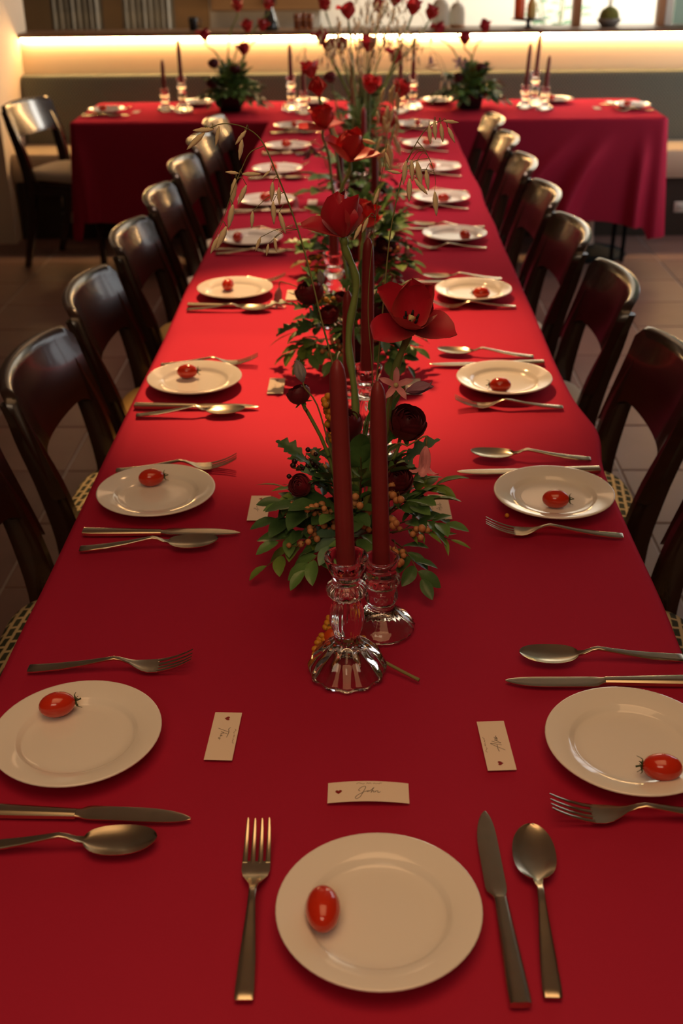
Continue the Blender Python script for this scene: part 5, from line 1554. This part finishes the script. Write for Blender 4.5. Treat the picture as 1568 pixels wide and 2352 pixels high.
H.clematis((0.3391, 6.0000, 1.0060), (0.1, -0.2, -1), 0.055, 'bell', 'clematis_violet', [(0.4585, 6.0500, 0.8542), (0.3873, 6.0200, 0.9997)])
H.clematis((0.4832, 6.0000, 0.9648), (0.1, -0.6, 0.6), 0.045, 'star', 'clematis_violet', [(0.5087, 6.0200, 0.8980)], n=5)
H.grass([(0.4117, 6.0000, 0.8605), (0.3433, 5.9800, 0.9641), (0.2677, 5.9500, 0.9578)], [((0.4287, 5.9500, 0.8964), None, 1.2), ((0.4108, 5.9500, 0.9266), None, 1.0), ((0.3525, 5.9500, 0.9571), (-.9, 0, 0), 1.0)], 0.0014, 0.04, 83)

# ---------------------------------------------------------------- loose sprig behind the nearest holder
t = thing('berry_sprig', 'sprig of mustard yellow berries with an orange hip lying behind the nearest candle holder', 'sprig', (0, 0, 0))
bp = Vector((0.0783, 1.1408, 0.7560))
cp = Vector((-0.0220, 1.2140, 0.7620))
sb = MB().tube(bez([bp, bp.lerp(cp, 0.3) + Vector((0, 0, 0.002)), bp.lerp(cp, 0.7) + Vector((0, 0, 0.006)), cp], 14), [0.0024] + [0.0021] * 14, 7)
sp = sb.build('stalk', 'oat_stem', t)
rnd = random.Random(8)
cl = []
for (px, py, z) in ((755, 1418, .775), (752, 1432, .772), (748, 1440, .765), (758, 1445, .772), (740, 1460, .77), (736, 1468, .765), (730, 1475, .762), (738, 1482, .768), (724, 1490, .760), (733, 1494, .765), (742, 1492, .770), (750, 1488, .770), (725, 1500, .757), (735, 1503, .760), (745, 1500, .764), (728, 1511, .757), (760, 1480, .775),
                    (832, 1466, .765), (838, 1474, .763), (842, 1484, .762), (835, 1482, .760), (828, 1476, .762), (755, 1452, .768), (747, 1470, .772), (765, 1495, .766), (820, 1480, .765)):
    cl.append((px, py, z))
CLP_ = [(-0.0340, 1.2547, 0.7720), (-0.0361, 1.2495, 0.7680), (-0.0384, 1.2469, 0.7630), (-0.0317, 1.2310, 0.7700), (-0.0414, 1.2199, 0.7680), (-0.0443, 1.2195, 0.7630), (-0.0470, 1.2160, 0.7600), (-0.0414, 1.2011, 0.7660), (-0.0499, 1.2052, 0.7580), (-0.0445, 1.1939, 0.7630), (-0.0388, 1.1894, 0.7680), (-0.0345, 1.1918, 0.7690), (-0.0496, 1.1959, 0.7570), (-0.0434, 1.1911, 0.7590), (-0.0372, 1.1881, 0.7630), (-0.0471, 1.1863, 0.7570),
        (0.0096, 1.2215, 0.7630), (0.0129, 1.2151, 0.7620), (0.0156, 1.2082, 0.7600), (0.0107, 1.2122, 0.7580), (0.0068, 1.2146, 0.7610), (-0.0334, 1.2300, 0.7640), (-0.0380, 1.2160, 0.7640)]
b = MB()
for p in CLP_:
    b.tube(bez([cp, cp.lerp(Vector(p), 0.5) + Vector((0, 0, 0.004)), p], 4), 0.0007, 4)
b.build('twigs', 'oat_stem', t)
for p in CLP_:
    d = (Vector(p) - cp).normalized()
    obj('berry', BERRY['berry_yellow'], t, mw=orient(p, d) @ Matrix.Diagonal((0.0042, 0.0042, 0.0052, 1)))
obj('hip', BERRY['berry_orange'], t, mw=Matrix.Translation(Vector((-0.0275, 1.2149, 0.7660)) + Vector((0, 0.004, 0))) @ Matrix.Diagonal((0.0135, 0.0125, 0.0125, 1)))
p = (0.2337, 1.5786, 0.7545)
o = obj('loose_berry', BERRY['berry_yellow'], None, mw=Matrix.Translation(p) @ Matrix.Scale(0.0036, 4))
tag(o, 'single small yellow berry lying on the cloth below the second right-hand plate', 'berry')

# ================================================================== THINGS ON THE LEDGE AND BEYOND
LZ = 1.052
P = (-0.9631, 7.0800, 1.0746)
t = thing('black_cup', 'small black cup standing on the ledge above the left flowers', 'cup', (P[0], 7.08, LZ))
MB().lathe([(0.0, 0.0), (0.018, 0.0), (0.022, 0.006), (0.026, 0.05), (0.0265, 0.07), (0.024, 0.069), (0.020, 0.01), (0, 0.008)], 24).build('body', 'black', t)
MB().tube(bez([(0.024, 0, 0.058), (0.042, 0, 0.055), (0.042, 0, 0.025), (0.022, 0, 0.018)], 12), 0.003, 6).build('handle', 'black', t)
P = (-0.5216, 7.0600, 1.0720)
t = thing('dark_bottle', 'dark squat glass bottle with shining shoulder on the ledge', 'bottle', (P[0], 7.06, LZ))
MB().lathe([(0.0, 0.0), (0.046, 0.0), (0.050, 0.01), (0.048, 0.03), (0.036, 0.07), (0.022, 0.11), (0.014, 0.14), (0.013, 0.20)], 28).build('body', 'dark_glass', t)
MB().lathe([(0.0155, 0.195), (0.0155, 0.225), (0, 0.227)], 16).build('stopper', 'ledge', t)
for k, (px, lab) in enumerate(((683, 'left amber glass tumbler of the three on the ledge'), (697, 'middle amber glass tumbler of the three on the ledge'), (712, 'right amber glass tumbler of the three on the ledge'))):
    P = ((-0.3658, 7.0800, 1.0692), (-0.3309, 7.0800, 1.0689), (-0.2935, 7.0800, 1.0686))[k]
    t = thing('glass_tumbler', lab, 'glass', (P[0], 7.06 + 0.05 * (k % 2), LZ), 0, 'amber tumblers on the ledge')
    MB().lathe([(0.0, 0.004), (0.016, 0.0), (0.0185, 0.004), (0.0195, 0.06), (0.0200, 0.085), (0.0185, 0.085), (0.017, 0.012), (0, 0.010)], 20).build('body', 'amber', t)
    MB().lathe([(0.0202, 0.048), (0.0210, 0.053), (0.0202, 0.058)], 20).build('band', 'wood_frame', t)
for k, (px, s, lab) in enumerate(((1010, 1.0, 'left domed glass cloche on the ledge right of the grasses'), (1036, 0.85, 'right domed glass cloche on the ledge right of the grasses'))):
    P = ((0.4495, 7.1000, 1.0719), (0.5492, 7.1000, 1.0710))[k]
    t = thing('glass_cloche', lab, 'cloche', (P[0], 7.08 + 0.06 * k, LZ))
    MB().lathe([(0.052 * s, 0.012), (0.052 * s, 0.09 * s), (0.046 * s, 0.125 * s), (0.030 * s, 0.148 * s), (0.0, 0.156 * s)], 28).build('dome', 'cloche', t)
    MB().lathe([(0.0, 0.0), (0.056 * s, 0.0), (0.058 * s, 0.006), (0.056 * s, 0.013), (0, 0.013)], 28).build('base', 'wood_frame', t)
    MB().ball((0, 0, 0.166 * s), 0.010 * s, 10, 6).build('knob', 'cloche', t)
# armchair in the garden room
P0, P1 = (0.6323, 7.9000, 1.0018), (0.9703, 7.9000, 0.9988)
xm, hw_ = (P0[0] + P1[0]) / 2, (P1[0] - P0[0]) / 2
t = thing('armchair', 'grey upholstered armchair with brown front beyond the ledge', 'armchair', (xm, 7.95, 0))
MB().box((0, 0.16, 0.66), (hw_ * 2, 0.14, 0.62), 0.05).build('backrest', 'grey_fabric', t, True, 40)
MB().box((0, -0.08, 0.34), (hw_ * 1.5, 0.40, 0.16), 0.03).build('seat', 'brown_fabric', t, True, 40)
for s in (-1, 1):
    MB().box((s * (hw_ - 0.05), -0.06, 0.42), (0.10, 0.44, 0.36), 0.03).build('armrest', 'grey_fabric', t, True, 40)
    for q in (-0.2, 0.18):
        MB().tube([(s * (hw_ - 0.05), q, 0.27), (s * (hw_ - 0.04), q, 0.0)], 0.018, 8).build('leg', 'ledge', t)
MB().box((-0.04, 0.075, 0.86), (hw_ * 1.45, 0.05, 0.20), 0.02).build('cushion', 'brown_fabric', t, True, 40)
P = (0.9517, 7.1000, 1.0743)
t = thing('cake_stand', 'flat dark serving stand on the ledge under an orange vase', 'stand', (P[0], 7.09, LZ))
MB().lathe([(0.0, 0.0), (0.030, 0.0), (0.012, 0.008), (0.012, 0.030), (0.07, 0.036), (0.098, 0.041), (0.100, 0.045), (0.0, 0.045)], 32).build('plate', 'black', t)
Q = (0.8989, 7.1000, 1.1250)
t = thing('orange_vase', 'bright orange cylinder vase on the dark serving stand', 'vase', (Q[0], 7.09, LZ + 0.0455))
MB().lathe([(0.0, 0.0), (0.028, 0.0), (0.030, 0.006), (0.030, 0.19), (0.026, 0.20), (0.022, 0.20), (0.022, 0.02), (0, 0.018)], 24).build('body', 'orange', t)
Q = (0.9682, 7.1000, 1.1244)
t = thing('straw_bottle', 'straw yellow bottle on the dark serving stand beside the orange vase', 'bottle', (Q[0], 7.10, LZ + 0.0455))
MB().lathe([(0.0, 0.0), (0.022, 0.0), (0.026, 0.01), (0.026, 0.07), (0.013, 0.10), (0.011, 0.15), (0, 0.15)], 20).build('body', 'straw', t)
MB().lathe([(0.0125, 0.148), (0.0125, 0.17), (0, 0.171)], 14).build('stopper', 'ledge', t)
P = (1.4060, 7.0800, 1.0532)
t = thing('moss_pot', 'moss ball planted in a low grey dish on the ledge, right', 'plant', (P[0], 7.07, LZ))
MB().lathe([(0.0, 0.0), (0.040, 0.0), (0.046, 0.006), (0.062, 0.024), (0.068, 0.036), (0.064, 0.044), (0.055, 0.040), (0, 0.036)], 32).build('dish', 'stone', t)
b = MB().ball((0, 0, 0.052), 0.056, 20, 12, (1.0, 0.95, 0.98))
b.v = [(x * (1 + 0.05 * noise.noise(Vector((x * 60, y * 60, z * 60)))), y, z + 0.004 * noise.noise(Vector((x * 50, y * 50, z * 50)))) for x, y, z in b.v]
b.build('moss_ball', 'moss', t)
for k in range(4):
    a = k * 1.7
    path = bez([(0.006 * cos(a), 0.006 * sin(a), 0.10), (0.02 * cos(a), 0.02 * sin(a), 0.18), (0.06 * cos(a), 0.04 * sin(a), 0.27)], 10)
    st = MB().tube(path, 0.0022, 6).build('plant_stem', 'twig', t)
    for i in range(5, len(path)):
        ld = Vector((cos(a + i), sin(a + i) * 0.6, 0.35)).normalized()
        nrm = Vector((0, 0, 1))
        nrm = (nrm - ld * nrm.dot(ld)).normalized()
        mw = Matrix((ld, nrm.cross(ld), nrm)).transposed().to_4x4() @ Matrix.Scale(0.042, 4)
        mw.translation = path[i]
        obj('leaf', LEAF['oval', 'leaf'], st, mw=mw)
# curtains in the dim room
for k, (xa, xb, lab) in enumerate((((-2.1837, 8.7000, 1.0268)[0], (-1.8146, 8.7000, 1.0234)[0], 'left grey curtain hanging in the dim room behind the ledge'), ((-1.6794, 8.7000, 1.0222)[0], (-1.3111, 8.7000, 1.0188)[0], 'right grey curtain hanging in the dim room behind the ledge'))):
    P = []
    for j in range(3):
        z = 0.1 + 1.25 * j
        P.append([(xa + (xb - xa) * i / 60 - (xa + xb) / 2, 0.035 * sin(i * 0.9 + 0.4 * sin(i * 0.37)) + 0.012 * sin(i * 2.1), z) for i in range(61)])
    t = thing('curtain', lab, 'curtain', ((xa + xb) / 2, 8.7, 0), 0, 'curtains behind the ledge')
    MB().grid(P).build('drape', 'curtain', t)
    MB().tube([(-0.22, 0, 2.62), (0.22, 0, 2.62)], 0.012, 8).build('rod', 'iron', t)
# a leafy plant in the bright garden room
P = (1.3392, 8.6000, 0.9734)
t = thing('garden_plant', 'leafy green plant in the bright room between the wooden posts', 'plant', (P[0], 8.6, 0))
MB().lathe([(0.0, 0.0), (0.13, 0.0), (0.16, 0.30), (0.14, 0.30), (0.12, 0.26), (0, 0.26)], 24).build('pot', 'stone', t)
for k in range(7):
    a = k * 0.9 + 0.3
    path = bez([(0.02 * cos(a), 0.02 * sin(a), 0.25), (0.06 * cos(a), 0.05 * sin(a), 0.75), (0.20 * cos(a), 0.12 * sin(a), 1.05 + 0.05 * (k % 3))], 12)
    st = MB().tube(path, 0.004, 6).build('plant_stem', 'stem', t)
    for i in range(5, len(path)):
        ld = Vector((cos(a + i * 2.2), sin(a + i * 2.2) * 0.6, 0.2)).normalized()
        nrm = Vector((0.1, -0.4, 1))
        nrm = (nrm - ld * nrm.dot(ld)).normalized()
        mw = Matrix((ld, nrm.cross(ld), nrm)).transposed().to_4x4() @ Matrix.Scale(0.09, 4)
        mw.translation = path[i]
        obj('leaf', LEAF['oval', 'leaf_blue'], st, mw=mw)
